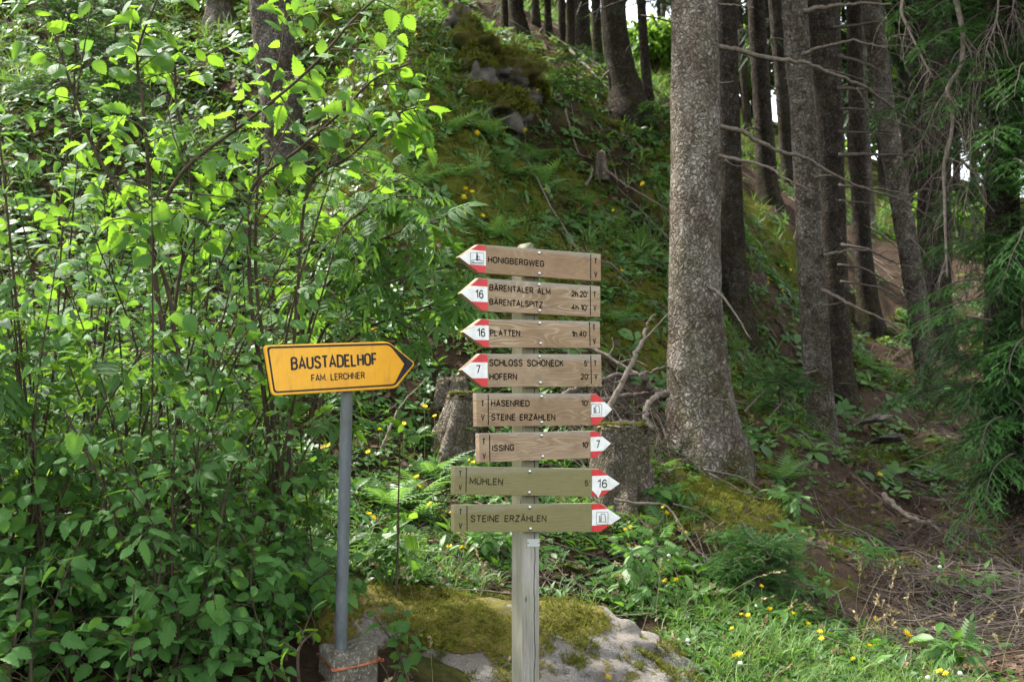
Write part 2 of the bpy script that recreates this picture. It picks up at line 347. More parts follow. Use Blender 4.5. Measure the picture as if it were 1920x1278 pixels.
col = t.mix(bl(sp.outputs[2]), green, soil); col = t.mix(bl(sp.outputs[1]), col, litter); col = t.mix(bl(sp.outputs[0]), col, moss)
t.bump(t.math('ADD', t.math('MULTIPLY', n2, 1.0), t.math('MULTIPLY', n3, .35)), .9, .05)
M['floor'] = t.set(col, 1.0, 0, .03)
tag(mb.build('ground', M['floor']), 'mossy needle-strewn forest slope falling towards the grassy verge', 'ground', None, 'structure')

# ------------------------------------------------------------------ leaf templates (side x, forward y, normal z), luv = (across, along, 0)
def T_(v, faces, l):
    return (np.array(v, float), [np.array(f, int) for f in faces if len(f)], np.array(l, float))
def strip_leaf(rows, wfun, fold=.25, curl=.25, serr=0.0, mid_lat=False):
    v = []; l = []; q = []
    for k in range(rows + 1):
        y = k / rows; w = wfun(y); z0 = -curl * y * y
        if serr and 0 < k < rows: w *= 1 + (serr if k % 2 else -serr * .6)
        dy = .04 if serr and k % 2 else 0.0
        v += [(-w, y + dy, z0 + fold * w - .35 * w * w), (0, y, z0), (w, y + dy, z0 + fold * w - .35 * w * w)]; l += [(-w * 2, y, 0), (0, y, 0), (w * 2, y, 0)]
        if k:
            b = (k - 1) * 3; q += [(b, b + 1, b + 4, b + 3), (b + 1, b + 2, b + 5, b + 4)]
    return T_(v, [q], l)
hz_w = lambda y: .43 * math.sin(math.pi * min(1, y * 1.02) ** .82) ** .62 * (1 - .25 * y) if 0 < y < .98 else .012
HAZEL = strip_leaf(15, hz_w, .25, .22, .17)
HAZEL3 = strip_leaf(13, lambda y: hz_w(y) * .88, .55, .6, .17)
HAZEL2 = strip_leaf(13, lambda y: .40 * math.sin(math.pi * min(1, y * 1.02) ** .78) ** .62 * (1 - .15 * y) if 0 < y < .98 else .012, -.15, .45, .17)
LANCE = strip_leaf(6, lambda y: .17 * math.sin(math.pi * y ** .8) ** .9 + .004, .3, .3, .08)
OVAL = strip_leaf(3, lambda y: .3 * math.sin(math.pi * (y * .9 + .05)) ** .8, .25, .35)
BLADE = strip_leaf(4, lambda y: .022 * (1 - y * .93), .3, .55)
def compound(n, base, spread, size):
    V = []; Q = []; L = []; k = 0
    def put(pos, ang, s, droop):
        nonlocal k
        c, si = math.cos(ang), math.sin(ang)
        for (x, y, z) in base[0]: 
            x, y, z = x * s, y * s, z * s - droop * y
            V.append((pos[0] + c * x + si * y, pos[1] - si * x + c * y, pos[2] + z))
        L.extend(base[2].tolist())
        for f in base[1]: Q.extend((f + k).tolist())
        k += len(base[0])
    for i in range(n):
        y = .25 + .55 * i / max(1, n - 1)
        for sgn in (-1, 1): put((0, y, -.15 * y * y), sgn * spread, size * (1 - .25 * i / n), .15)
    put((0, .85, -.13), 0, size * 1.05, .2)
    V += [(-.006, 0, 0), (.006, 0, 0), (.006, .9, -.13), (-.006, .9, -.13)]; L += [(0, 0, 0)] * 4; Q.append((k, k + 1, k + 2, k + 3))
    return T_(V, [Q], L)
ELDER = compound(3, LANCE, 1.0, .62)
ROWAN = compound(6, strip_leaf(4, lambda y: .17 * math.sin(math.pi * y ** .8) ** .9 + .004, .2, .1), 1.1, .32)
def rosette(n, base, size, up):
    V = []; Q = []; L = []; k = 0; r = random.Random(n)
    for i in range(n):
        a = i * 2.4 + r.uniform(-.3, .3); e = up + r.uniform(-.25, .25); s = size * r.uniform(.6, 1.1); hz = r.uniform(0, .5)
        d = np.array((math.cos(a) * math.cos(e), math.sin(a) * math.cos(e), math.sin(e))); sd = np.array((-math.sin(a), math.cos(a), 0)); nn = np.cross(sd, d) * -1
        for (x, y, z) in base[0]: V.append(tuple(sd * x * s + d * (y * s + .12) + nn * z * s + np.array((0, 0, hz))))
        L.extend(base[2].tolist())
        for f in base[1]: Q.extend((f + k).tolist())
        k += len(base[0])
    return T_(V, [Q], L)
HERB = rosette(6, OVAL, .8, .35); HERB2 = rosette(4, OVAL, 1.0, .15)
TUFT = rosette(9, strip_leaf(3, lambda y: .03 * (1 - y * .9), .2, .5), 1.0, 1.05)
MOSS = rosette(7, strip_leaf(2, lambda y: .09 * (1 - y * .95), .2, .2), 1.0, .9)
def spray(nn, ln, wd, flat=.45, tip=.72):
    V = []; Q = []; L = []; k = 0; r = random.Random(nn)
    for i in range(nn):
        y = i / nn; a = i * 2.39996; side = math.cos(a); up = math.sin(a) * flat + .15
        d = np.array((side, .75, up)); d /= np.linalg.norm(d); l = ln * (1 - .45 * y) * r.uniform(.85, 1.1)
        w = np.cross(d, (0.1, .2, 1)); w /= np.linalg.norm(w); b = np.array((0, y, -.12 * y * y)); g = .45 if y > tip else 0
        for p in (b - w * wd, b + w * wd, b + d * l + w * wd * .35, b + d * l - w * wd * .35): V.append(tuple(p)); L.append((0, y, g))
        Q.append((k, k + 1, k + 2, k + 3)); k += 4
    V += [(-.02, 0, 0), (.02, 0, 0), (.008, 1, -.12), (-.008, 1, -.12)]; L += [(0, 0, -.3)] * 4; Q.append((k, k + 1, k + 2, k + 3))
    return T_(V, [Q], L)
TWIG = spray(46, .2, .016); CROWN = spray(22, .42, .055, .6)
def frond_tpl(n=12):
    V = []; Q = []; L = []; k = 0; base = strip_leaf(4, lambda y: .085 * (1 - y) ** .7 * (1.3 if int(y * 4) % 2 else .7) + .006, .1, .2)
    for i in range(n):
        y = .12 + .86 * i / n; s = .27 * math.sin(math.pi * (.12 + .88 * (1 - i / n)) * .62) ** 1.0 * (1 - i / n) ** .55 + .02
        zz = -.55 * (y ** 2.2)
        for sgn in (-1, 1):
            a = sgn * (1.25 - .35 * i / n); c, si = math.cos(a), math.sin(a)
            for (x, yy, z) in base[0]: V.append((c * x * s + si * yy * s, y - si * x * s + c * yy * s, zz + z * s - .1 * yy * s))
            L.extend(base[2].tolist())
            for f in base[1]: Q.extend((f + k).tolist())
            k += len(base[0])
    m = 8
    for i in range(m + 1):
        y = i / m; zz = -.55 * y ** 2.2; V += [(-.008 * (1.1 - y), y, zz), (.008 * (1.1 - y), y, zz)]; L += [(0, 0, 0)] * 2
        if i: b = k + 2 * (i - 1); Q.append((b, b + 1, b + 3, b + 2))
    return T_(V, [Q], L)
FROND = frond_tpl()

# ------------------------------------------------------------------ signs: flat plates cut in an upright plane, traced outlines
class Plane:
    def __init__(s, px, py, d, yaw):
        s.o = P(px, py, d); s.e = np.array((math.cos(yaw), math.sin(yaw), 0)); s.n = np.array((math.sin(yaw), -math.cos(yaw), 0)); s.u = np.array((0, 0, 1.))
    def at(s, px, py):                       # photograph pixel -> (s, z) in this plane
        r = ray(px, py); k = (s.o - CAMP) @ s.n / (r @ s.n); q = CAMP + r * k - s.o
        return np.array((q @ s.e, q @ s.u))
    def w(s, sz, off=0.0): return s.o + s.e * sz[0] + s.u * sz[1] + s.n * off
def bm_obj(bm, name, mats, parent, frame, smooth=False):
    """bm is in (s, z, out) coordinates of a plane; the object's X runs along the plank, its Z up"""
    bmesh.ops.recalc_face_normals(bm, faces=bm.faces)
    me = bpy.data.meshes.new(name); bm.to_mesh(me); bm.free()
    for m in (mats if isinstance(mats, (list, tuple)) else [mats]): me.materials.append(m)
    if smooth: me.polygons.foreach_set('use_smooth', np.full(len(me.polygons), True))
    o = bpy.data.objects.new(name, me); COL.objects.link(o); o.parent = parent
    pl, c = frame
    m = Matrix(((pl.e[0], -pl.n[0], 0, 0), (pl.e[1], -pl.n[1], 0, 0), (0, 0, 1, 0), (0, 0, 0, 1)))
    m.translation = Vector(pl.w(c)) 
    o.matrix_basis = wmat(parent).inverted() @ m; WM[o.name] = m
    return o
def prism(bm, poly, y0, y1, c, mat=0, bevel=0.0):
    """polygon (s,z) extruded between outward distances y0 < y1 (object Y points inward)"""
    vs = [bm.verts.new((p[0] - c[0], -y1, p[1] - c[1])) for p in poly]
    f = bm.faces.new(vs); f.material_index = mat
    r = bmesh.ops.extrude_face_region(bm, geom=[f]); nv = [g for g in r['geom'] if isinstance(g, bmesh.types.BMVert)]
    for v in nv: v.co.y = -y0
    for g in r['geom']:
        if isinstance(g, bmesh.types.BMFace): g.material_index = mat
    for v in vs:
        for ff in v.link_faces: ff.material_index = mat
    if bevel:
        es = set(e for v in vs + nv for e in v.link_edges)
        bmesh.ops.bevel(bm, geom=list(es), offset=bevel, segments=2, affect='EDGES', profile=.6)
    return bm
def stroke(bm, a, b, wd, y0, y1, c, mat=0):
    a = np.array(a); b = np.array(b); d = (b - a) / max(1e-6, np.linalg.norm(b - a)); n = np.array((-d[1], d[0])) * wd / 2
    prism(bm, [a - n, b - n, b + n, a + n], y0, y1, c, mat)
def _arc(cx, cy, rx, ry, a0, a1, n=9):
    return [(cx + rx * math.cos(math.radians(a0 + (a1 - a0) * i / n)), cy + ry * math.sin(math.radians(a0 + (a1 - a0) * i / n))) for i in range(n + 1)]
def _sm(p, n=22): return [tuple(q[:2]) for q in smooth_path([(x, y, 0) for x, y in p], n)]
_O = _arc(.25, .74, .25, .26, 180, 0) + _arc(.25, .26, .25, .26, 0, -180) + [(0, .74)]
GLY = {'A': (.54, [[(0, 0), (.27, 1), (.54, 0)], [(.09, .3), (.45, .3)]]),
 'B': (.48, [[(0, 1), (.25, 1)] + _arc(.25, .77, .2, .23, 90, -90) + [(0, .54)], [(.25, .54)] + _arc(.26, .27, .22, .27, 90, -90) + [(0, 0), (0, 1)]]),
 'C': (.5, [[(.5, .7)] + _arc(.25, .74, .25, .26, 0, 180) + _arc(.25, .26, .25, .26, 180, 360) + [(.5, .3)]]),
 'D': (.5, [[(0, 0), (0, 1), (.22, 1)] + _arc(.22, .72, .28, .28, 90, 0) + _arc(.22, .28, .28, .28, 0, -90) + [(0, 0)]]),
 'E': (.42, [[(.42, 1), (0, 1), (0, 0), (.42, 0)], [(0, .52), (.37, .52)]]), 'F': (.4, [[(.4, 1), (0, 1), (0, 0)], [(0, .5), (.35, .5)]]),
 'G': (.5, [[(.5, .72)] + _arc(.25, .74, .25, .26, 0, 180) + _arc(.25, .26, .25, .26, 180, 360) + [(.5, .46), (.28, .46)]]),
 'H': (.48, [[(0, 0), (0, 1)], [(.48, 0), (.48, 1)], [(0, .52), (.48, .52)]]), 'I': (0, [[(0, 0), (0, 1)]]),
 'K': (.5, [[(0, 0), (0, 1)], [(.47, 1), (0, .4)], [(.16, .6), (.5, 0)]]), 'L': (.4, [[(0, 1), (0, 0), (.4, 0)]]),
 'M': (.62, [[(0, 0), (0, 1), (.31, .22), (.62, 1), (.62, 0)]]), 'N': (.5, [[(0, 0), (0, 1), (.5, 0), (.5, 1)]]), 'O': (.5, [_O]),
 'P': (.46, [[(0, 0), (0, 1), (.24, 1)] + _arc(.24, .74, .22, .26, 90, -90) + [(0, .48)]]),
 'R': (.48, [[(0, 0), (0, 1), (.24, 1)] + _arc(.24, .75, .22, .25, 90, -90) + [(0, .5)], [(.26, .5), (.48, 0)]]),
 'S': (.49, [_sm([(.47, .78), (.41, .94), (.25, 1), (.08, .93), (.03, .77), (.09, .62), (.25, .53), (.41, .43), (.48, .25), (.41, .06), (.25, 0), (.08, .06), (.01, .22)], 30)]),
 'T': (.48, [[(0, 1), (.48, 1)], [(.24, 1), (.24, 0)]]), 'U': (.5, [[(0, 1)] + _arc(.25, .26, .25, .26, 180, 360) + [(.5, 1)]]),
 'V': (.52, [[(0, 1), (.26, 0), (.52, 1)]]), 'W': (.78, [[(0, 1), (.19, 0), (.39, 1), (.59, 0), (.78, 1)]]), 'Z': (.46, [[(0, 1), (.46, 1), (0, 0), (.46, 0)]]),
 'h': (.4, [[(0, 0), (0, 1)], _sm([(0, .5), (.1, .65), (.24, .69), (.37, .6), (.4, .42), (.4, 0)], 16)]), "'": (0, [[(0, 1.02), (0, .74)]]), '.': (0, [[(0, 0), (0, .1)]]),
 '0': (.46, [[(x * .92, y) for x, y in _O]]), '1': (.24, [[(0, .76), (.24, 1), (.24, 0)]]), '2': (.46, [_sm([(.01, .72), (.06, .92), (.23, 1), (.41, .92), (.45, .72), (.36, .5), (.12, .2), (0, 0)]) + [(.46, 0)]]),
 '4': (.5, [[(.36, 0), (.36, 1), (0, .28), (.5, .28)]]), '5': (.46, [[(.42, 1), (.08, 1), (.03, .5)] + _sm([(.03, .5), (.2, .62), (.38, .55), (.46, .34), (.38, .08), (.2, 0), (0, .16)])]),
 '6': (.46, [_sm([(.42, .82), (.33, .97), (.2, .98), (.06, .8), (.01, .45), (.05, .13), (.22, 0), (.4, .08), (.46, .31), (.38, .55), (.22, .6), (.06, .5), (.01, .35)], 34)]), '7': (.46, [[(0, 1), (.46, 1), (.16, 0)]])}
for _u, _b in (('\u00c4', 'A'), ('\u00d6', 'O'), ('\u00dc', 'U')):
    w_, st_ = GLY[_b]; GLY[_u] = (w_, st_ + [[(w_ / 2 - .12, 1.15), (w_ / 2 - .12, 1.27)], [(w_ / 2 + .12, 1.15), (w_ / 2 + .12, 1.27)]])
def ribbon(p, w):
    p = np.array(p, float); keep = [0] + [i for i in range(1, len(p)) if np.linalg.norm(p[i] - p[i - 1]) > 1e-5]; p = p[keep]
    closed = np.linalg.norm(p[0] - p[-1]) < 1e-4 and len(p) > 3
    d = nrm(np.diff(p, axis=0)); n = np.stack([-d[:, 1], d[:, 0]], -1)
    if closed: n0 = np.vstack([n[-1:], n]); n1 = np.vstack([n, n[:1]])
    else: n0 = np.vstack([n[:1], n]); n1 = np.vstack([n, n[-1:]])
    m = nrm(n0 + n1); k = 1 / np.maximum((m * n0).sum(-1), .42)
    return p + m * (k * w / 2)[:, None], p - m * (k * w / 2)[:, None]
def letters(bm, pl, txt, x0, y0, x1, y1, cap, out, c, weight=.215, mat=0):
    """routed or painted capitals: baseline from pixel (x0,y0) to (x1,y1), capitals cap pixels tall"""
    a = pl.at(x0, y0); b = pl.at(x1, y1); h = np.linalg.norm(pl.at((x0 + x1) / 2, (y0 + y1) / 2 - cap) - (a + b) / 2)
    e = b - a; L = np.linalg.norm(e); e = e / L; u = np.array((-e[1], e[0])); h -= weight * h
    pen = 0.0; st = []
    for ch in txt:
        if ch == ' ': pen += .26; continue
        w, ss = GLY[ch]; st += [[(x + pen, y) for x, y in s_] for s_ in ss]; pen += w + .21
    Wd = max(x for s_ in st for x, y in s_); kx = (L - weight * h) / max(Wd, .01)
    if Wd < .05: kx = h
    lev = 0
    for s_ in st:
        A, B = ribbon([(x * kx + weight * h / 2, y * h + weight * h / 2) for x, y in s_], weight * h); o_ = out + .00012 * (lev % 4); lev += 1
        va = [bm.verts.new((*(lambda q: (q[0] - c[0], -o_, q[1] - c[1]))(a + e * p[0] + u * p[1]),)) for p in A]; vb = [bm.verts.new((*(lambda q: (q[0] - c[0], -o_, q[1] - c[1]))(a + e * p[0] + u * p[1]),)) for p in B]
        for i in range(len(va) - 1):
            try: f = bm.faces.new((va[i], vb[i], vb[i + 1], va[i + 1])); f.material_index = mat
            except ValueError: pass

M['red'] = plain('red_paint', (.56, .018, .022), .45, 0, .4, (.38, .02, .02), 30)
M['white'] = plain('white_paint', (.72, .72, .70), .5, 0, .4, (.55, .56, .53), 22)
M['black'] = plain('black_paint', (.006, .006, .005), .9, 0, .05)
M['blackworn'] = plain('worn_black_paint', (.015, .015, .009), .9, 0, .08, (.05, .046, .026), 55)
M['blue'] = plain('dark_blue_ink', (.01, .018, .06), .5)
M['green'] = plain('dark_green_ink', (.008, .028, .02), .5)
M['steel'] = plain('steel', (.55, .55, .54), .32, 1.0, .5, (.38, .38, .37), 90)
M['post'] = wood_mat('weathered_post', (.22, .205, .17), (.105, .096, .076), (.34, .325, .285), (.15, .16, .075), .35, 2.0)
PSI = math.radians(36)
BP = Plane(1006, 700, 4.7, PSI)                        # front faces of the boards
base = P(1000, 639, 4.78); GZ = float(H(base[0], base[1]))
sp_root = thing('signpost', 'square weathered timber post carrying eight pointed wooden hiking boards in a stack', 'signpost', (base[0], base[1], GZ - .02))
# post: square timber, pitched top, its front face 30 mm behind the board fronts
bm = bmesh.new(); FACE = -.031
l_ = BP.at(989.6, 1150)[0]; r_ = BP.at(1021.5, 1150)[0]; pw = r_ - l_; zb = GZ - .25 - BP.o[2]; zt = BP.at(1010, 470)[1]; zp = BP.at(1000, 452)[1]
c0 = np.array(((l_ + r_) / 2, 0.0))
rows = [zb, zb + .6, zb + 1.2, zb + 1.8, zt]
ch = .008; sq = [(l_ + ch, FACE), (r_ - ch, FACE), (r_, FACE - ch), (r_, FACE - pw + ch), (r_ - ch, FACE - pw), (l_ + ch, FACE - pw), (l_, FACE - pw + ch), (l_, FACE - ch)]
rings = [[bm.verts.new((x - c0[0], -y, z)) for x, y in sq] for z in rows]
for a, b in zip(rings, rings[1:]):
    for k in range(8): bm.faces.new((a[k], a[(k + 1) % 8], b[(k + 1) % 8], b[k]))
bm.faces.new(rings[0])
rg = [bm.verts.new(((l_ + r_) / 2 - c0[0], -FACE + .002, zp)), bm.verts.new(((l_ + r_) / 2 - c0[0], -FACE + pw - .002, zp))]
T = rings[-1]
for f in ((T[0], T[1], rg[0]), (T[1], T[2], rg[0]), (T[2], T[3], rg[1], rg[0]), (T[3], T[4], rg[1]), (T[4], T[5], rg[1]), (T[5], T[6], rg[1]), (T[6], T[7], rg[0], rg[1]), (T[7], T[0], rg[0])): bm.faces.new(f)
# post material: grain along Z, one long drying crack down the front, knots
t = NT('weathered_timber'); o = t.obj(); sx = t.n('ShaderNodeSeparateXYZ', i_0=o).outputs
fib = t.noise(t.mapping(o, (120, 120, 2.6)), 2, 6, .7); big = t.noise(t.mapping(o, (9, 9, 1.3)), 2, 5, .65)
col = t.mix(t.ramp(fib, [(.3, 0.), (.7, 1.)]), (.30, .285, .25), (.13, .12, .098)); col = t.mix(t.ramp(big, [(.42, 0.), (.72, .75)]), col, (.40, .385, .345))
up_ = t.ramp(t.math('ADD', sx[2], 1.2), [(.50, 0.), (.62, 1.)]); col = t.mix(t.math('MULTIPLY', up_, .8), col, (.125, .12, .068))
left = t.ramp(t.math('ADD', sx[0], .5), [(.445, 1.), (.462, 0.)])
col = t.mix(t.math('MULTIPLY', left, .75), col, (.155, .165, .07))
col = t.mix(t.math('MULTIPLY', t.ramp(t.noise(o, 6, 4), [(.4, 0.), (.7, 1.)]), .3), col, (.16, .17, .08))
wob = t.noise(t.mapping(o, (.01, .01, 5)), 1.5, 4, .6)
cx = t.math('ABSOLUTE', t.math('ADD', t.math('SUBTRACT', sx[0], .014), t.math('MULTIPLY', t.math('SUBTRACT', wob, .5), -.03)))
crack = t.math('MULTIPLY', t.ramp(cx, [(.0012, 1.), (.0028, 0.)]), t.ramp(t.noise(t.mapping(o, (.01, .01, 2)), 2, 2), [(.3, .2), (.45, 1.)]))
col = t.mix(crack, col, (.008, .007, .006))
kn = t.n('ShaderNodeTexVoronoi', i_Vector=t.mapping(o, (14, 14, 5.5)), i_Scale=1.0, i_Randomness=1.0).outputs['Distance']
col = t.mix(t.ramp(kn, [(.06, .85), (.11, 0.)]), col, (.06, .045, .032))
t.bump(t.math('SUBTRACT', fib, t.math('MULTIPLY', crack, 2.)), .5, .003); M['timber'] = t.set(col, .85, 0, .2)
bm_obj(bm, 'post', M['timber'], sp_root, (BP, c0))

BOARDS = [
 dict(lab='top board reading HONIGBERGWEG with a hiker emblem', pts=[(860.7,482.2),(896.3,458.3),(910.6,459.2),(1126.5,476.4),(1127,526.8),(910.6,512.3),(897.5,511.1)], st=(.22,.735), line=((1107.5,476.5),(1107.5,523.3)),
      txt=[('HONIGBERGWEG',914.6,492.3,1020.2,500.5,12.6),('T',1114,495.2,1119.6,495.6,12),('V',1114,519.8,1120,520.2,12)], bolts=((1010.6,474.3),(1011,512.7)), em='hiker', wood=0),
 dict(lab='board reading BÄRENTALER ALM and BÄRENTALSPITZ with number 16', pts=[(864.6,549.6),(898.2,520.5),(913.7,522.1),(1125.6,536.5),(1125.6,594),(914.2,583.6),(903.4,582.2)], st=(.25,.72), line=((1106.8,536.6),(1107.1,590.9)),
      txt=[('BÄRENTALER  ALM',917.4,544.9,1032,553.1,12.8),('BÄRENTALSPITZ',917.4,571.4,1017.7,577.3,12.6),("2h 20'",1071.2,556.2,1102.1,557.8,12),("4h 10'",1071.2,581.5,1102.1,582.7,12),('T',1112.2,558,1117.6,558.3,12),('V',1112.4,582.5,1118.4,582.8,12)],
      num=('16',890.9,559,906.2,559.6,16.4), bolts=((1010.2,533.4),(1011.5,582.2)), wood=1),
 dict(lab='board reading PLATTEN with number 16 and flame-like grain', pts=[(868.2,622.6),(902.2,597.7),(915.8,598),(1124.9,602.6),(1125.4,652.2),(916.5,651.2),(908,650.8)], st=(.23,.74), line=((1105.2,603.4),(1106.4,648.4)),
      txt=[('PLATTEN',918.6,630.3,975.4,630.8,13),("1h 40'",1071.9,631.7,1101.7,631.5,12),('T',1111,620,1116.4,620,12),('V',1111.6,644.6,1117.6,644.6,12)], num=('16',894.4,631.3,909.7,631.3,16.4), bolts=((1011.5,605.5),(1013.4,643.7)), wood=2),
 dict(lab='board reading SCHLOSS SCHÖNECK and HOFERN with number 7', pts=[(865.8,693.5),(900.5,662.5),(913.5,663),(1127.3,664.1),(1128.4,724.4),(914.2,725.4),(903.8,725.1)], st=(.26,.73), line=((1107.5,665.8),(1109,719.7)),
      txt=[('SCHLOSS  SCHÖNECK',917,686.2,1057.1,687.1,13.4),('HOFERN',917.4,712,969.5,712,13.2),("5'",1095.1,686.9,1103.3,686.9,12),("20'",1088.8,711.5,1104.5,711.5,12),('T',1113.3,686.9,1118.7,686.9,12),('V',1114.4,711.5,1120.4,711.5,12)],
      num=('7',892.1,700,900.3,700,16.4), bolts=((1011.3,668.1),(1013,717.2)), wood=3),
 dict(lab='board reading HASENRIED and STEINE ERZÄHLEN', pts=[(1147.9,766.9),(1118.1,737.6),(1107.5,737.6),(893.5,736.6),(894.5,799.8),(1108,797),(1120.4,796.5)], st=(.27,.735), line=((915.3,739.5),(915.6,796.3)),
      txt=[('HASENRIED',920.5,761.8,992.8,761.8,12.9),('STEINE  ERZÄHLEN',920.5,788.1,1041.1,788.1,12.9),("10'",1089.5,761.3,1104,761.3,12),('T',902.2,762,907.8,762,12.6),('V',901.8,788.1,908.4,788.1,12.6)], bolts=((1015,743),(1015.6,791.6)), em='stones', wood=4),
 dict(lab='board reading ISSING with number 7', pts=[(1145.6,830.8),(1116.9,807.3),(1106.8,807.5),(898.5,812.2),(899.2,866.9),(1107.5,858.5),(1116.9,858.5)], st=(.225,.75), line=((917.9,814.8),(918.4,863.6)),
      txt=[('ISSING',922.8,845.8,963.9,844.4,12.9),("10'",1091.1,839.7,1104.5,839.2,12),('T',904.1,833.1,909.7,833,12.6),('V',904.4,860.1,911,860,12.6)], num=('7',1116.9,840.2,1124.4,840,16), bolts=((1015.3,816.2),(1017.4,855.4)), wood=5),
 dict(lab='greenish board reading MÜHLEN with a peeling number 16', pts=[(1162.2,906.1),(1124,878.9),(1109.9,878.4),(852,873.7),(852,926.5),(1109.9,930.7),(1127.5,930.7)], st=(.26,.79), line=((874.5,876),(873.6,923)),
      txt=[('MÜHLEN',879.9,907.7,942.6,909.2,13.6),("5'",1095.6,911,1105.7,911,12),('T',859.7,893.2,865.5,893.2,11.5),('V',859.5,918.3,865.9,918.3,11.5)], num=('16',1119.3,914.3,1137.6,914.3,16.8), bolts=((993,883.6),(992.1,923)), wood=6),
 dict(lab='lowest greenish board reading STEINE ERZÄHLEN', pts=[(1164.6,969.9),(1124.7,942.5),(1109.9,943),(852,946),(852.3,996.9),(1109.9,996.9),(1124.7,996.9)], st=(.23,.775), line=((875.4,947.4),(875.7,994.1)),
      txt=[('STEINE  ERZÄHLEN',881.5,978.2,1024.2,977.7,13.4),('T',860.2,964.8,866,964.8,12),('V',859.9,990.4,866.5,990.4,12)], bolts=((993,950.7),(994.4,991)), em='stones', wood=7)]
for k in range(8):
    g = k >= 6
    M['board%d' % k] = wood_mat('greened_board' if g else 'tan_board', (.225, .195, .105) if g else [(.30,.195,.115),(.29,.20,.128),(.30,.20,.12),(.29,.205,.132),(.285,.19,.118),(.31,.215,.15)][k],
        (.13, .115, .055) if g else (.175, .108, .06), (.29, .26, .16) if g else (.43, .33, .225), (.165, .152, .06) if g else (.2, .17, .09), .75 if g else .12, k + 1.0, grain=[.25, .9, 1.0, .4, .9, .5, .2, .15][k], bleached=.5 if k in (1, 2, 3, 5) else .2)
def clip_at(poly, a, b, lo, hi):
    """part of a polygon between the lines lo..hi measured along b-a"""
    d = b - a; L2 = d @ d
    def cut(pl, val, keep_gt):
        out = []
        for i in range(len(pl)):
            p, q = pl[i], pl[(i + 1) % len(pl)]; tp = (p - a) @ d / L2; tq = (q - a) @ d / L2
            ip = tp >= val if keep_gt else tp <= val; iq = tq >= val if keep_gt else tq <= val
            if ip: out.append(p)
            if ip != iq: out.append(p + (q - p) * (val - tp) / (tq - tp))
        return out
    return cut(cut(poly, lo, True), hi, False)
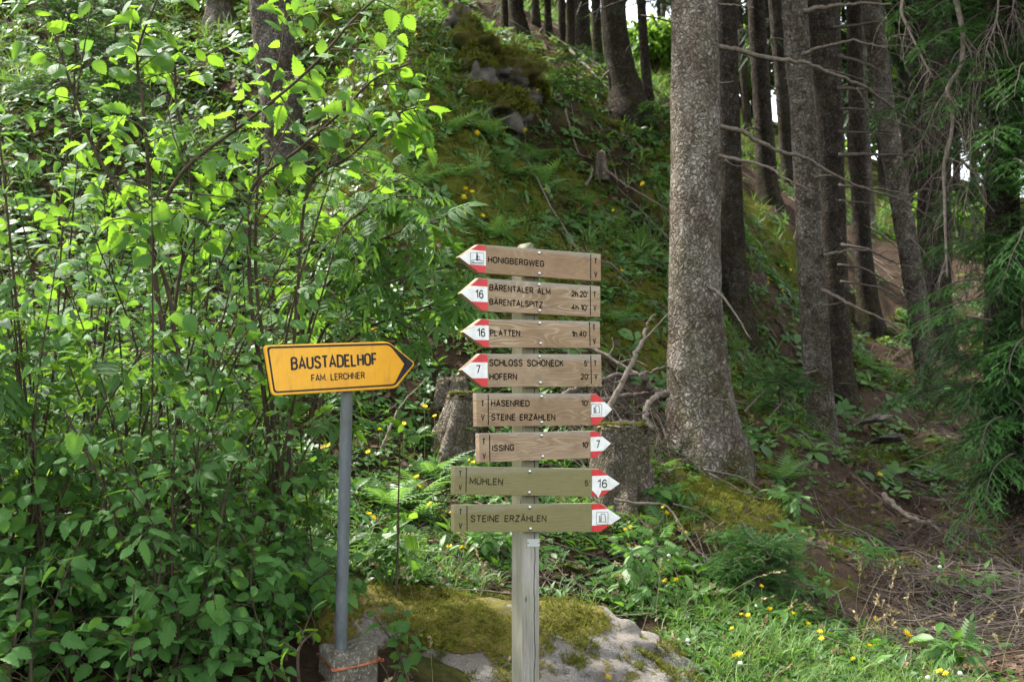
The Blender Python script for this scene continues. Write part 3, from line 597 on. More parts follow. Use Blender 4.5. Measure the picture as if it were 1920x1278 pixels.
for b in BOARDS:
    pl = BP; pts = [pl.at(*p) for p in b['pts']]; c = sum(pts) / len(pts); black = M['blackworn'] if b['wood'] >= 6 else M['black']
    bm = bmesh.new(); prism(bm, pts, -.028, 0, c, 0, .0022)
    # slight cup and wear along the plank
    bo = bm_obj(bm, 'sign_board', M['board%d' % b['wood']], sp_root, (pl, c)); bo['label'] = b['lab']
    tip, tb, s1, e1, e2, s2, bb = pts
    bm = bmesh.new(); poly = [tip, tb, s1, s2, bb]; cc = sum(poly) / 5; poly = [cc + (p - cc) * np.array((.985, .965)) for p in poly]; poly[2] = s1 * .97 + s2 * .03; poly[3] = s2 * .97 + s1 * .03
    lo, hi = b['st']
    for (u, v, m) in ((-.5, lo, 0), (lo, hi, 1), (hi, 1.5, 0)): prism(bm, clip_at(poly, s1, s2, u, v), .0002, .0014, c, m)
    if b['wood'] == 6:
        prism(bm, [pl.at(*p) for p in ((1111.5, 920.5), (1116, 916.5), (1127, 919.5), (1123, 928), (1121.5, 932.5), (1117, 926.5))], .0015, .003, c, 1)
    if b['wood'] in (1, 2):
        stroke(bm, pl.at(872, 617), pl.at(905, 607), .0012, .0014, .0018, c, 2) if b['wood'] == 2 else None
    at_ = bm_obj(bm, 'arrow_tip', [M['red'], M['white'], M['board%d' % b['wood']]], bo, (pl, c))
    for (s, x0, y0, x1, y1, cap) in b['txt']:
        bm = bmesh.new(); letters(bm, pl, s, x0, y0, x1, y1, cap, .0006, c); bm_obj(bm, 'lettering', black, bo, (pl, c))
    bm = bmesh.new(); stroke(bm, pl.at(*b['line'][0]), pl.at(*b['line'][1]), .0042, .0001, .0007, c); bm_obj(bm, 'divider_line', black, bo, (pl, c))
    if 'num' in b: bm = bmesh.new(); letters(bm, pl, *b['num'], .0019, c, .155); bm_obj(bm, 'number', M['black'], bo, (pl, c))
    if b.get('em'):
        bm = bmesh.new(); s_ = lambda p, q, w, m=0: stroke(bm, pl.at(*p), pl.at(*q), w, .0016, .0022, c, m)
        if b['em'] == 'hiker':
            for p, q in (((881.7,473),(906.8,473.8)),((906.8,473.8),(906.8,496)),((906.8,496),(881.7,495)),((881.7,495),(881.7,473))): s_(p, q, .0012, 1)
            prism(bm, [pl.at(*p) for p in ((892.5,478.5),(895.3,477.2),(896,482),(896,489),(892.8,489),(892.2,483))], .0016, .0022, c)
            prism(bm, [pl.at(893.8 + 1.5 * math.cos(a), 475.6 + 1.7 * math.sin(a)) for a in np.linspace(0, 6.28, 9)[:-1]], .0016, .0022, c)
            for p, q, w in (((895.5,479),(898.5,483),.0018),((898,480),(899.5,489),.0012),((882,488.6),(890,486.6),.0022),((890,486.6),(899,487.6),.0026),((899,487.6),(906.5,490),.0022),((883,492.3),(905.5,493.4),.003),((884,490.2),(889,490.8),.0018)): s_(p, q, w)
        else:
            ox, oy = (1118.0, 767.4) if b['wood'] == 4 else (1128.6, 970.9)
            k = 1.0 if b['wood'] == 4 else 1.12
            q_ = lambda x, y: (ox + x * k, oy + y * k)
            co = [(-8, -10.5), (8, -10.5), (9.8, -8.6), (9.8, 8.6), (8, 10.5), (-8, 10.5), (-9.8, 8.6), (-9.8, -8.6)]
            for i in range(8): s_(q_(*co[i]), q_(*co[(i + 1) % 8]), .0016, 1)
            for a, d_ in (((-1.8,-7.2),(4.6,-7.4)),((4.6,-7.4),(5.8,5.4)),((-1.8,-7.2),(-1.2,5.6)),((-5.2,-3.6),(-3.6,-3.8)),((-3.6,-3.8),(-2.8,5.5)),((-5.2,-3.6),(-4.4,5.5)),((-6.2,6.2),(7.2,6.0))): s_(q_(*a), q_(*d_), .0024)
        bm_obj(bm, 'emblem', [M['blue'] if b['em'] == 'hiker' else M['green'], M['green']], bo, (pl, c))
    for (x, y) in b['bolts']:
        p0 = pl.at(x, y); bm = bmesh.new()
        bmesh.ops.create_uvsphere(bm, u_segments=14, v_segments=8, radius=.0078)
        for v in bm.verts: v.co.z, v.co.y = v.co.z, v.co.y * .55
        bmesh.ops.translate(bm, verts=bm.verts, vec=(p0[0] - c[0], -.001, p0[1] - c[1]))
        bm_obj(bm, 'bolt', M['steel'], bo, (pl, c), True)
# small metal plate on the post
bm = bmesh.new(); q4 = [BP.at(996.5, 1011.5), BP.at(1020, 1011), BP.at(1020, 1025.5), BP.at(996.5, 1026.5)]; c = sum(q4) / 4
prism(bm, q4, FACE + .0005, FACE + .0025, c, 0, .0006)
for a in (.06, .94):
    m_ = (q4[0] + q4[3]) / 2 * (1 - a) + (q4[1] + q4[2]) / 2 * a
    prism(bm, [m_ + .0022 * np.array((math.cos(w), math.sin(w))) for w in np.linspace(0, 6.28, 9)[:-1]], FACE + .0025, FACE + .0034, c, 1)
bm_obj(bm, 'metal_plate', [plain('aluminium_plate', (.5, .52, .52), .45, .7, .5, (.36, .38, .37), 140), M['black']], sp_root, (BP, c))

# ------------------------------------------------------------------ yellow farm sign on its pole in a concrete block
YP = Plane(650, 690, 4.95, math.radians(26))
gy_ = P(645, 1330, 5.0); yz = float(H(gy_[0], gy_[1]))
yr = thing('farm_sign', 'yellow arrow sign on a leaning grey metal pole set in a lichen-spotted concrete block', 'road sign', (gy_[0], gy_[1], yz - .05))
def yellow():
    t = NT('yellow_enamel'); o = t.obj(); n = t.noise(o, 5, 5, .65); f = t.noise(o, 160, 3, .6); sp = t.n('ShaderNodeTexVoronoi', i_Vector=o, i_Scale=55.0).outputs['Distance']
    col = t.mix(t.ramp(n, [(.4, 0.), (.75, .8)]), (.78, .39, .014), (.66, .29, .012)); col = t.mix(t.ramp(sp, [(.04, .7), (.075, 0.)]), col, (.2, .1, .02)); col = t.mix(t.math('MULTIPLY', t.ramp(t.noise(t.mapping(o, (6, 1, 1.2)), 5, 6, .75), [(.52, 0.), (.72, 1.)]), .5), col, (.36, .19, .04)); col = t.mix(t.ramp(t.noise(o, 30, 6, .8), [(.62, 0.), (.72, .5)]), col, (.3, .16, .04))
    t.bump(f, .05, .001); return t.set(col, .42, 0, .45)
M['yellow'] = yellow(); M['yedge'] = plain('yellow_edge', (.55, .24, .012), .5, 0, .4, (.26, .12, .02), 40)
M['signblack'] = plain('faded_black', (.014, .014, .017), .6, 0, .2, (.035, .035, .04), 60)
def rounded(pts, rad, n=5):
    out = []; m = len(pts)
    for i in range(m):
        p, a, b = pts[i], pts[i - 1], pts[(i + 1) % m]; r = min(rad[i], .45 * np.linalg.norm(a - p), .45 * np.linalg.norm(b - p)); p0 = p + (a - p) / np.linalg.norm(a - p) * r; p1 = p + (b - p) / np.linalg.norm(b - p) * r
        for k in range(n + 1):
            u = k / n; out.append(p0 * (1 - u) ** 2 + p * 2 * u * (1 - u) + p1 * u * u)
    return out
y_ = lambda L: [YP.at(460 + a / 4.261, 600 + b / 4.261) for a, b in L]
outer = y_([(146, 200), (1143, 170), (1362, 345), (1203, 545), (214, 604)]); c = sum(outer) / 5
bm = bmesh.new(); prism(bm, rounded(outer, [.018, .02, .02, .02, .018]), -.022, 0, c, 0, .004)
pan = bm_obj(bm, 'sign_panel', M['yellow'], yr, (YP, c), False)
r_out = rounded(y_([(170, 212), (1150, 183), (1346, 345), (1194, 524), (227, 583)]), [.016] * 5); r_in = rounded(y_([(188, 227), (1141, 199), (1320, 346), (1187, 510), (239, 568)]), [.013] * 5)
bm = bmesh.new(); A = [bm.verts.new((p[0] - c[0], -.0006, p[1] - c[1])) for p in r_out]; B_ = [bm.verts.new((p[0] - c[0], -.0006, p[1] - c[1])) for p in r_in]
for i in range(len(A)): j = (i + 1) % len(A); bm.faces.new((A[i], A[j], B_[j], B_[i]))
prism(bm, y_([(1146, 190), (1156, 190), (1343, 345), (1199, 516), (1192, 508), (1270, 350)]), .0002, .001, c)
bm_obj(bm, 'border', M['signblack'], pan, (YP, c))
for a_ in (('BAUSTADELHOF', 545.7, 693.9, 708.3, 684.7, 25.5), ('FAM.  LERCHNER', 583.7, 715, 684.6, 709.6, 13.7)):
    bm = bmesh.new(); letters(bm, YP, *a_, .0006, c, .19); bm_obj(bm, 'lettering', M['signblack'], pan, (YP, c))
t = NT('galvanised_pole'); o = t.obj(); n = t.noise(t.mapping(o, (1, 1, .35)), 16, 6, .7); z = t.n('ShaderNodeSeparateXYZ', i_0=o).outputs[2]
col = t.mix(t.ramp(n, [(.35, 0.), (.7, 1.)]), (.08, .092, .10), (.155, .172, .185)); col = t.mix(t.math('MULTIPLY', t.ramp(t.noise(o, 7, 5, .7), [(.45, 0.), (.65, .6)]), t.ramp(t.math('MULTIPLY', z, .5), [(.5, 0.), (.75, 1.)])), col, (.17, .18, .09))
t.bump(n, .15, .002); M['pole'] = t.set(col, .5, .25, .4)
p0 = P(638.6, 1222, 5.03); p1 = P(650.3, 735, 5.0); p2 = p1 + (p1 - p0) * .16; m_ = MB(); m_.tube([p0 - (p1 - p0) * .1, p0, p1, p2], .0268, 20); m_.build('pole', M['pole'], yr)
# concrete block, chipped top
t = NT('lichen_concrete'); o = t.obj(); n = t.noise(o, 22, 6, .75); f = t.noise(o, 120, 3, .7)
col = t.mix(t.ramp(n, [(.35, 0.), (.65, 1.)]), (.075, .066, .048), (.19, .17, .135)); vo = t.n('ShaderNodeTexNoise', i_Vector=t.mapping(o, (1, 1, .6)), i_Scale=75.0, i_Detail=2.5, i_Distortion=.5).outputs[0]
col = t.mix(t.math('MULTIPLY', t.ramp(vo, [(.57, 0.), (.62, 1.)]), .75), col, (.30, .31, .26)); col = t.mix(t.ramp(f, [(.6, 0.), (.68, .8)]), col, (.03, .027, .02))
t.bump(t.math('ADD', n, t.math('MULTIPLY', f, .6)), 1.0, .012); M['concrete'] = t.set(col, .95, 0, .15)
CP = Plane(625.6, 1256, 4.93, math.radians(29)); wfr = CP.at(711, 1256)[0]; wl = .205
def block(zlo, ztop, grow, name, mat):
    bm = bmesh.new(); n = 12; vs = {}
    for i in range(n + 1):
        for j in range(n + 1):
            for k in (0, 1, 2, 3, 4, 5, 6, 7, 8):
                if 0 < i < n and 0 < j < n and 0 < k < 8: continue
                u, v, w = i / n, j / n, k / 8
                zt_ = ztop + .030 * max(0, u - .45) * 1.4 - .012 * math.exp(-((u - .38) / .22) ** 2) + .006 * math.sin(9 * v + 4 * u)
                x = u * wfr; y = v * wl; z = zlo + (zt_ - zlo) * w
                q = np.array([[x * 24, y * 24, z * 24]]); a = .006 * float(fbm(q, 4)[0])
                r = .012; ex = min(x, wfr - x); ey = min(y, wl - y); 
                if ex < 1e-6 and ey < 1e-6: x += r * .5 * (1 if u < .5 else -1); y += r * .5 * (1 if v < .5 else -1)
                if k == 8 and (ex < 1e-6 or ey < 1e-6): z -= .008
                vs[i, j, k] = bm.verts.new((x + a, y + a, z + a * .7))
    def face(*ks):
        try: bm.faces.new([vs[k] for k in ks])
        except (KeyError, ValueError): pass
    for a in range(n):
        for k in range(8):
            face((a, 0, k), (a + 1, 0, k), (a + 1, 0, k + 1), (a, 0, k + 1)); face((a, n, k), (a, n, k + 1), (a + 1, n, k + 1), (a + 1, n, k))
            face((0, a, k), (0, a, k + 1), (0, a + 1, k + 1), (0, a + 1, k)); face((n, a, k), (n, a + 1, k), (n, a + 1, k + 1), (n, a, k + 1))
        for b in range(n): face((a, b, 8), (a + 1, b, 8), (a + 1, b + 1, 8), (a, b + 1, 8))
    return bm_obj(bm, name, mat, yr, (CP, np.array((0., 0.))), True)
ztop = CP.at(640, 1222)[1]
blk = block(-.5, ztop, 0, 'concrete_base', M['concrete'])
M['copper'] = plain('copper_wire', (.55, .20, .10), .35, .8, .5, (.4, .13, .07), 60)
m_ = MB(); g = .004
def cw(s_, inn, z): return CP.o + CP.e * s_ - CP.n * inn + np.array((0, 0, z))
for dz in (0.0, .0045, -.004):
    lp = [cw(-g, -g, dz), cw(wfr * .5, -g - .001, .006 + dz * .5), cw(wfr + g, -g, .022 + dz * 1.2), cw(wfr + g, wl + g, .03 + dz), cw(-g, wl + g, .03), cw(-g, wl * .5, .016 + dz), cw(-g, -g, dz)]
    for a, b in zip(lp, lp[1:]): m_.tube([a, b], .0024, 6)
e_ = cw(wfr + .004, -.006, .022); m_.tube(smooth_path([e_, e_ + np.array((.012, -.004, .006)), e_ + np.array((.014, -.004, -.003)), e_ + np.array((0, 0, -.004))], 10), .0022, 6)
m_.build('copper_wire', M['copper'], blk)

# ------------------------------------------------------------------ spruce trunks: traced centre lines, bark relief, snags, crowns
def mask_px(x, y): return True
def crown_mesh(seed, z0, z1, rmax, n):
    r = np.random.default_rng(seed); mb = MB(); 
    nb = n // 12; M_, T_, R_ = [], [], []
    for b in range(nb):
        u = r.random() ** .8; z = z0 + (z1 - z0) * u; L = rmax * (1 - u) ** .75 * r.uniform(.7, 1.1) + .25; a = r.uniform(0, 6.283)
        d = np.array((math.cos(a), math.sin(a), 0)); sd = np.array((-d[1], d[0], 0))
        for k in range(12):
            s = r.uniform(.2, 1) * L; p = d * s + sd * r.normal() * .22 * L * .5 + np.array((0, 0, z - .25 * s - .06 * s * s + r.normal() * .06))
            f = nrm(d * .8 + sd * r.normal() * .6 + np.array((0, 0, r.uniform(-.7, .1))))
            T_.append(p); M_.append(basis(f[None], np.array([[0, 0, 1.]]) + r.normal(size=(1, 3)) * .3)[0] * r.uniform(.4, .85)); R_.append(r.random() * .8)
    mb.inst(CROWN, np.array(M_), np.array(T_), np.array(R_))
    o = mb.build('crown', M['crown']); me = o.data; bpy.data.objects.remove(o); return me
CROWNS = [crown_mesh(11, 0, 11, 2.2, 760), crown_mesh(12, 0, 9, 1.9, 560), crown_mesh(13, 0, 12, 2.5, 860)]
def bark_wob(seed, amp, lobes=0.0, z0=0.0):
    def f(pts, th):
        q = np.stack([np.cos(th)[None] * 1.0 + 0 * pts[:, :1], np.sin(th)[None] + 0 * pts[:, :1], pts[:, 2:3] * 2.2 + 0 * th[None]], -1)
        w = 1 + amp * fbm(q * 1.7, seed, 3) + amp * .4 * vnoise(q * 9, seed + 3)
        if lobes:
            h = np.clip(1 - (pts[:, 2:3] - z0) / .75, 0, 1) ** 2.2
            w = w + lobes * h * (.55 * np.cos(th * 4 + seed)[None] + .45 * np.cos(th * 7 + 2 * seed)[None] + .3)
        return w
    return f
def branch_part(parent, pts, r0, mat, tip=.25, name='branch', n=6, sub=(), seed=0):
    m = MB(); r = np.random.default_rng(seed + 5); p = smooth_path(pts, max(8, 5 * len(pts))); p = p + r.normal(size=p.shape) * r0 * .22
    m.tube(p, r0 * np.linspace(1, tip, len(p)), n)
    for (q, rr) in sub: q = smooth_path(q, 10); m.tube(q, rr * np.linspace(1, .3, len(q)), 5)
    return m.build(name, mat, parent)
def twigs_on(m, path, r, n, ln, rad, droop=.0, spread=1.0, seg=6):
    t = np.linspace(.15, .98, n)
    for u in t:
        i = min(len(path) - 2, int(u * (len(path) - 1))); p = path[i]; d = nrm(path[i + 1] - path[i])
        e = nrm(d * .6 + r.normal(size=3) * spread * np.array((1, 1, .6))); L = ln * r.uniform(.5, 1.2); q = [p]
        for k in range(seg): e = nrm(e + np.array((0, 0, -droop)) + r.normal(size=3) * .16); q.append(q[-1] + e * L / seg)
        m.tube(q, rad * np.linspace(1, .35, seg + 1), 4, cap=False)
TREES = {}
def tree(key, label, d, line, mat, crown=None, cz=9.0, top=15.0, flare=.35, segs=20, group=None, amp=.05, cs=1.0, lobes=.12, name='spruce_tree'):
    """line: (px, py, width px) from top of the picture down to the ground, at distance d"""
    pts = [P(x, y, d if not isinstance(d, tuple) else d[0] + (d[1] - d[0]) * k / (len(line) - 1)) for k, (x, y, w) in enumerate(line)]
    rad = [w / 2 * q[1] / F for (x, y, w), q in zip(line, pts)]
    b = pts[-1]; gz_ = float(H(b[0], b[1])); b = np.array((b[0], b[1], min(b[2], gz_)))
    v = nrm(pts[0] - pts[1]); v = nrm(v + np.array((0, 0, .9))); q0 = pts[0]; up = []; ur = []
    for k in (1, .66, .33): up.append(q0 + v * (top - q0[2]) * k if top > q0[2] else q0 + v * k); ur.append(max(.03, rad[0] * (1 - .75 * k)))
    allp = np.array(up + pts + [b + np.array((0, 0, -.9))]); allr = np.array(ur + rad + [rad[-1] * (1 + flare * .8)])
    n = 70 if segs > 30 else 44
    lo = allp[len(up):]; pp = np.vstack([smooth_path(allp[:len(up) + 1], 8)[:-1], smooth_path(lo, n)])
    rr = np.interp(np.arange(len(pp)), np.concatenate([np.linspace(0, 7, len(up) + 1)[:-1], 7 + np.linspace(0, n, len(lo))]), allr)
    pp, rr = pp[::-1], rr[::-1]
    z0 = b[2]; hh = np.clip(1 - (pp[:, 2] - z0) / .5, 0, 1); rr = rr * (1 + flare * hh ** 2)
    root = thing(name, label, 'tree', b, group); m = MB()
    m.tube(pp, rr, segs, wob=bark_wob(len(TREES) * 1.7, amp, lobes, z0))
    m.build('trunk', mat, root)
    if crown is not None:
        c = bpy.data.objects.new('crown', CROWNS[crown]); COL.objects.link(c); c.parent = root
        dd = pts[0][1]; cz = 3.4 + .40 * dd if dd > 11 else cz; f = (cz - q0[2]) / max(.1, v[2]); ax = q0 + v * f; c.location = Vector(ax - b); c.rotation_euler = (0, 0, len(TREES) * 1.3); k_ = cs * (.72 if group else 1.0); c.scale = (k_, k_, 1)
    TREES[key] = (root, pts, rad, mat); return root
def px_branch(key, pts, d0, d1, wpx, mat='deadwood', sub=(), tip=.3):
    root = TREES[key][0]; n = len(pts); q = [P(x, y, d0 + (d1 - d0) * i / (n - 1)) for i, (x, y) in enumerate(pts)]
    sb = [([P(x, y, (d0 + d1) / 2 + .1 * i) for i, (x, y) in enumerate(s_)], w / 2 * d0 / F) for s_, w in sub]
    return branch_part(root, q, wpx / 2 * d0 / F, M[mat], tip, sub=sb, seed=int(pts[0][1]))

tree('A', 'thick pale grey spruce trunk with flaking bark and flared roots beside the signpost', 9.0,
     [(1303,-40,88),(1303,100,91),(1304,300,93),(1303,480,97),(1305,600,104),(1308,680,114),(1314,760,128),(1320,820,143),(1325,870,160)], M['bark_big'], 2, 9.5, 22, .06, 64, amp=.035, lobes=.13)
for a in ((([(1345,86),(1380,94),(1440,109),(1508,118),(1560,139),(1617,161),(1658,191),(1688,214),(1726,252),(1771,302)], 8.95, 9.9, 10.5), [([(1607,165),(1626,200),(1640,232),(1662,278)], 4), ([(1540,130),(1570,135),(1620,150),(1640,160)], 3)]),
          (([(1345,237),(1388,246),(1425,267),(1463,284),(1512,297),(1560,325),(1617,353),(1684,372),(1726,398),(1766,418)], 8.95, 9.6, 10), [([(1684,372),(1700,392),(1720,402)], 4)]),
          (([(1342,290),(1388,300),(1444,315),(1470,334),(1523,357)], 8.9, 8.7, 8.5), [([(1444,315),(1454,313)], 4), ([(1360,300),(1375,310),(1392,311)], 4)]),
          (([(1330,538),(1350,550),(1378,588),(1408,637)], 8.8, 8.6, 6.5), []), (([(1336,154),(1356,155),(1376,153)], 8.9, 8.8, 4), []),
          (([(1345,8),(1380,10),(1414,15)], 8.95, 8.9, 5), []), (([(1326,748),(1370,750),(1403,756)], 8.75, 8.7, 3.5), [])):
    px_branch('A', *a[0][:3], a[0][3], sub=a[1])
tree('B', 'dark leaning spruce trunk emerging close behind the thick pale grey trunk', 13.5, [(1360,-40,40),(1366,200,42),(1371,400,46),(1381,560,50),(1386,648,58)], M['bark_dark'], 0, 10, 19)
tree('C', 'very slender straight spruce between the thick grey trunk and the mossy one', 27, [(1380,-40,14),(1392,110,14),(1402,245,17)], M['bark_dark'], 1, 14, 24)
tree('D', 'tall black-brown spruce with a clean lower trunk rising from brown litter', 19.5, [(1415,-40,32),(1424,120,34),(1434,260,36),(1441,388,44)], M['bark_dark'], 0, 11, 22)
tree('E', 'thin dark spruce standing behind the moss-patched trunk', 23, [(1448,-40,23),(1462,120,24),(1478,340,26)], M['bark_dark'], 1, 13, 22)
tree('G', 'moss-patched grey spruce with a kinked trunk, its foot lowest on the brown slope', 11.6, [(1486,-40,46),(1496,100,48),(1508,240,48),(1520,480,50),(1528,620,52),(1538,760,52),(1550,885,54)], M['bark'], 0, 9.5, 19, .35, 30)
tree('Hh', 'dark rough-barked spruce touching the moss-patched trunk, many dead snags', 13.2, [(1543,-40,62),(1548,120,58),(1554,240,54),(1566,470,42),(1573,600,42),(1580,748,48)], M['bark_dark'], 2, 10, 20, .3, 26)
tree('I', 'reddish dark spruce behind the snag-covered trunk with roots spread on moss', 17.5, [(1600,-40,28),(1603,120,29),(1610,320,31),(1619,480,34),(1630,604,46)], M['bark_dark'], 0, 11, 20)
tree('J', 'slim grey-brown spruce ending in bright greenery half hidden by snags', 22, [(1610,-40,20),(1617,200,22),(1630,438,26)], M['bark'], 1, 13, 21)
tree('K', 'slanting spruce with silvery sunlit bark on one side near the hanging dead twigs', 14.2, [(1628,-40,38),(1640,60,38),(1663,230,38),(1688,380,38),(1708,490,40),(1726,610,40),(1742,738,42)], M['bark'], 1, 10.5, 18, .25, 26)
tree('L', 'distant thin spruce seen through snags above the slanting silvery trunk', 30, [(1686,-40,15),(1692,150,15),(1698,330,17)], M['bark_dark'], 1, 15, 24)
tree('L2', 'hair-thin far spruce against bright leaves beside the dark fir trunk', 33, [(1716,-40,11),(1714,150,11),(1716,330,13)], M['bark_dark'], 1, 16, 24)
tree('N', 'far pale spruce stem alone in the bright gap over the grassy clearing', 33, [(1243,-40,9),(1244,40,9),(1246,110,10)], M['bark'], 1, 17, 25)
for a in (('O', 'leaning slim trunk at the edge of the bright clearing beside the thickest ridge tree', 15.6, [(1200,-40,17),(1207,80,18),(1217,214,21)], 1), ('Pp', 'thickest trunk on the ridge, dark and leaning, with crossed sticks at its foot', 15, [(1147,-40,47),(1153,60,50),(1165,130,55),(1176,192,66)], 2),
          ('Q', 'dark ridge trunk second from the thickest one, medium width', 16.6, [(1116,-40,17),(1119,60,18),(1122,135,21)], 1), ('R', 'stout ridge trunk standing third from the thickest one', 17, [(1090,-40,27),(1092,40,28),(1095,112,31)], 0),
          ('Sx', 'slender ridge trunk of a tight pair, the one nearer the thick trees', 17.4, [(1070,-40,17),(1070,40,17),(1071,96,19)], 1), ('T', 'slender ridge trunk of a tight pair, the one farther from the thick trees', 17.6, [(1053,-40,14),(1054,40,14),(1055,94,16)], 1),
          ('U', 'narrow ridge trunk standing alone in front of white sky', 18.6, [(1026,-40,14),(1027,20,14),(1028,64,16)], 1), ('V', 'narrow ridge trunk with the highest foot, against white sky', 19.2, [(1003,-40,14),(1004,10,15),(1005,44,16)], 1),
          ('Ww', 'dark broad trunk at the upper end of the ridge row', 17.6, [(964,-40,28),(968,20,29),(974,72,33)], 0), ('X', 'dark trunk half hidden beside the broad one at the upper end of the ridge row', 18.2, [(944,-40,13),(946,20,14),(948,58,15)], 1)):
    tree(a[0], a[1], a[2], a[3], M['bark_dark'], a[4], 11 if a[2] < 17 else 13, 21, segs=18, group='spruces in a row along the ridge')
tree('Y', 'large brown spruce trunk rising behind the bright hazel leaves', 12, [(503,-40,78),(512,60,78),(527,200,80),(541,340,84),(556,440,92)], M['bark'], 0, 10.5, 19, .3, 32)
tree('Z', 'broad trunk foot high on the mossy slope above the hazel leaves', 14.8, [(408,-40,45),(411,10,47),(414,52,56)], M['bark'], 1, 12, 20, .3, 24)
# snags and dead branches on the trees behind
for key, pts, d0, d1, w in (('G', [(1506,22),(1538,14),(1576,10),(1622,6),(1672,9)], 11.5, 11.2, 11), ('G', [(1500,105),(1520,96),(1538,90),(1594,77),(1630,83),(1664,91)], 11.5, 11.0, 8),
     ('Hh', [(1573,104),(1600,112),(1624,121),(1664,140)], 13, 12.6, 8), ('Hh', [(1570,166),(1613,167),(1673,176),(1728,196)], 13, 12.5, 8), ('Hh', [(1572,291),(1640,289),(1709,292)], 13, 12.6, 10),
     ('Hh', [(1572,348),(1630,352),(1684,361),(1758,386)], 13, 12.4, 6), ('Hh', [(1572,247),(1650,250),(1702,260)], 13, 12.7, 4), ('Hh', [(1574,203),(1630,206),(1674,211)], 13, 12.8, 5),
     ('Hh', [(1572,376),(1632,381),(1675,396)], 13, 12.7, 4), ('G', [(1545,479),(1565,474),(1590,470),(1628,468)], 11.5, 11.3, 8), ('Hh', [(1578,460),(1628,468),(1670,489),(1743,512)], 13, 12.3, 7),
     ('Hh', [(1572,496),(1617,503),(1670,530),(1735,561)], 13, 12.2, 6), ('Hh', [(1576,528),(1610,532),(1650,540),(1694,563)], 13, 12.6, 6), ('G', [(1536,539),(1565,555),(1594,571),(1662,602),(1709,627)], 11.5, 11.0, 8),
     ('G', [(1530,572),(1555,571),(1580,566)], 11.5, 11.4, 5), ('Hh', [(1574,718),(1590,719),(1606,721)], 13, 12.9, 4), ('G', [(1528,333),(1545,329),(1562,330)], 11.5, 11.4, 7), ('D', [(1430,246),(1412,240),(1392,246)], 19.4, 19.2, 7),
     ('I', [(1616,420),(1650,440),(1690,470)], 17.4, 17.1, 4), ('I', [(1614,330),(1650,345),(1680,372)], 17.4, 17.1, 4), ('I', [(1606,190),(1640,196),(1690,215)], 17.4, 17.1, 4), ('K', [(1690,378),(1715,360),(1740,352)], 14.1, 13.9, 4),
     ('E', [(1470,160),(1450,163),(1425,158)], 23, 22.8, 4), ('E', [(1474,212),(1456,214),(1440,211)], 23, 22.8, 3), ('E', [(1472,190),(1452,188),(1436,190)], 23, 22.8, 3), ('K', [(1660,220),(1690,232),(1735,246)], 14.1, 13.8, 4), ('K', [(1645,90),(1690,86),(1738,98)], 14.1, 13.8, 5),
     ('Hh', [(1562,52),(1610,46),(1660,40),(1720,44)], 13, 12.6, 6), ('G', [(1510,146),(1490,150),(1470,146)], 11.5, 11.3, 4), ('K', [(1700,440),(1730,470),(1748,500)], 14.1, 13.8, 4), ('G', [(1540,690),(1510,700),(1490,694)], 11.5, 11.2, 3)):
    px_branch(key, pts, d0, d1, w, 'deaddark' if key in ('Hh', 'I', 'D', 'E') else 'deadwood')
for k, (px, d, w) in enumerate(((1372,30,12),(1412,34,11),(1438,28,13),(1462,38,10),(1524,32,12),(1594,30,13),(1652,27,14),(1674,36,11),(1704,26,13),(1735,38,11),(1792,30,13),(1824,34,12),(1858,28,14),(1235,42,8),(1340,36,10),(1560,40,10),(1490,36,10),(1765,24,16),(1900,32,14))):
    y_ = 330; t_ = P(px, -40, d); zb_ = float(H(t_[0], t_[1])); py_ = 639 + F * math.tan(math.atan2(CAMH - zb_, d) + PITCH)
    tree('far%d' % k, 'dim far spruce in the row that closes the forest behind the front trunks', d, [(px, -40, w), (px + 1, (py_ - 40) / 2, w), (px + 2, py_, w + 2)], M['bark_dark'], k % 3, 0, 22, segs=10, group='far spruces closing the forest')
    cr_ = [c for c in TREES['far%d' % k][0].children if c.name.startswith('crown')][0]; cr_.location.z = 1.8 + 7.0 * ((k * 37) % 10) / 10; cr_.scale = (.85, .85, 1.1)
# fine drooping conifer sprays behind the trunks (the far trees' low boughs against the sky)
def far_boughs(key, xr, yr, n, d, seed, mat='crown', sc=.3):
    r = np.random.default_rng(seed); m = MB(); Ms, Ts, Rs = [], [], []
    for k in range(n):
        x, y = r.uniform(*xr), r.uniform(*yr); p = P(x, y, d + r.normal() * .8); a = r.choice((-1, 1)); q = [p + np.array((a * u * .9, 0, -.10 * u - .22 * u * u)) for u in np.linspace(0, 1, 6)]
        m.tube(q, np.linspace(.012, .004, 6), 4, 1, .3)
        for u in np.linspace(0, 1, 9):
            b = q[min(5, int(u * 5))]
            Ts.append(b + r.normal(size=3) * .05); f = nrm(np.array((a * .5, r.normal() * .4, -.9 + r.normal() * .25))); Ms.append(basis(f[None], r.normal(size=(1, 3)))[0] * sc * r.uniform(.6, 1.2)); Rs.append(r.random() * .8)
    m.inst(TWIG, np.array(Ms), np.array(Ts), np.array(Rs)); return m.build('low_boughs', [M[mat], M['deaddark']], TREES[key][0])
far_boughs('J', (1585, 1680), (-30, 240), 26, 22, 3); far_boughs('L', (1640, 1760), (-40, 260), 34, 29, 4); far_boughs('C', (1370, 1420), (-40, 140), 12, 27, 5); far_boughs('N', (1225, 1262), (-40, 100), 8, 33, 6)
far_boughs('O', (1185, 1235), (-40, 30), 8, 15.6, 8, sc=.2); far_boughs('V', (985, 1050), (-40, 10), 9, 19, 9, sc=.25); far_boughs('L2', (1660, 1790), (-30, 330), 30, 32, 10); far_boughs('E', (1440, 1480), (-40, 80), 10, 24, 12)

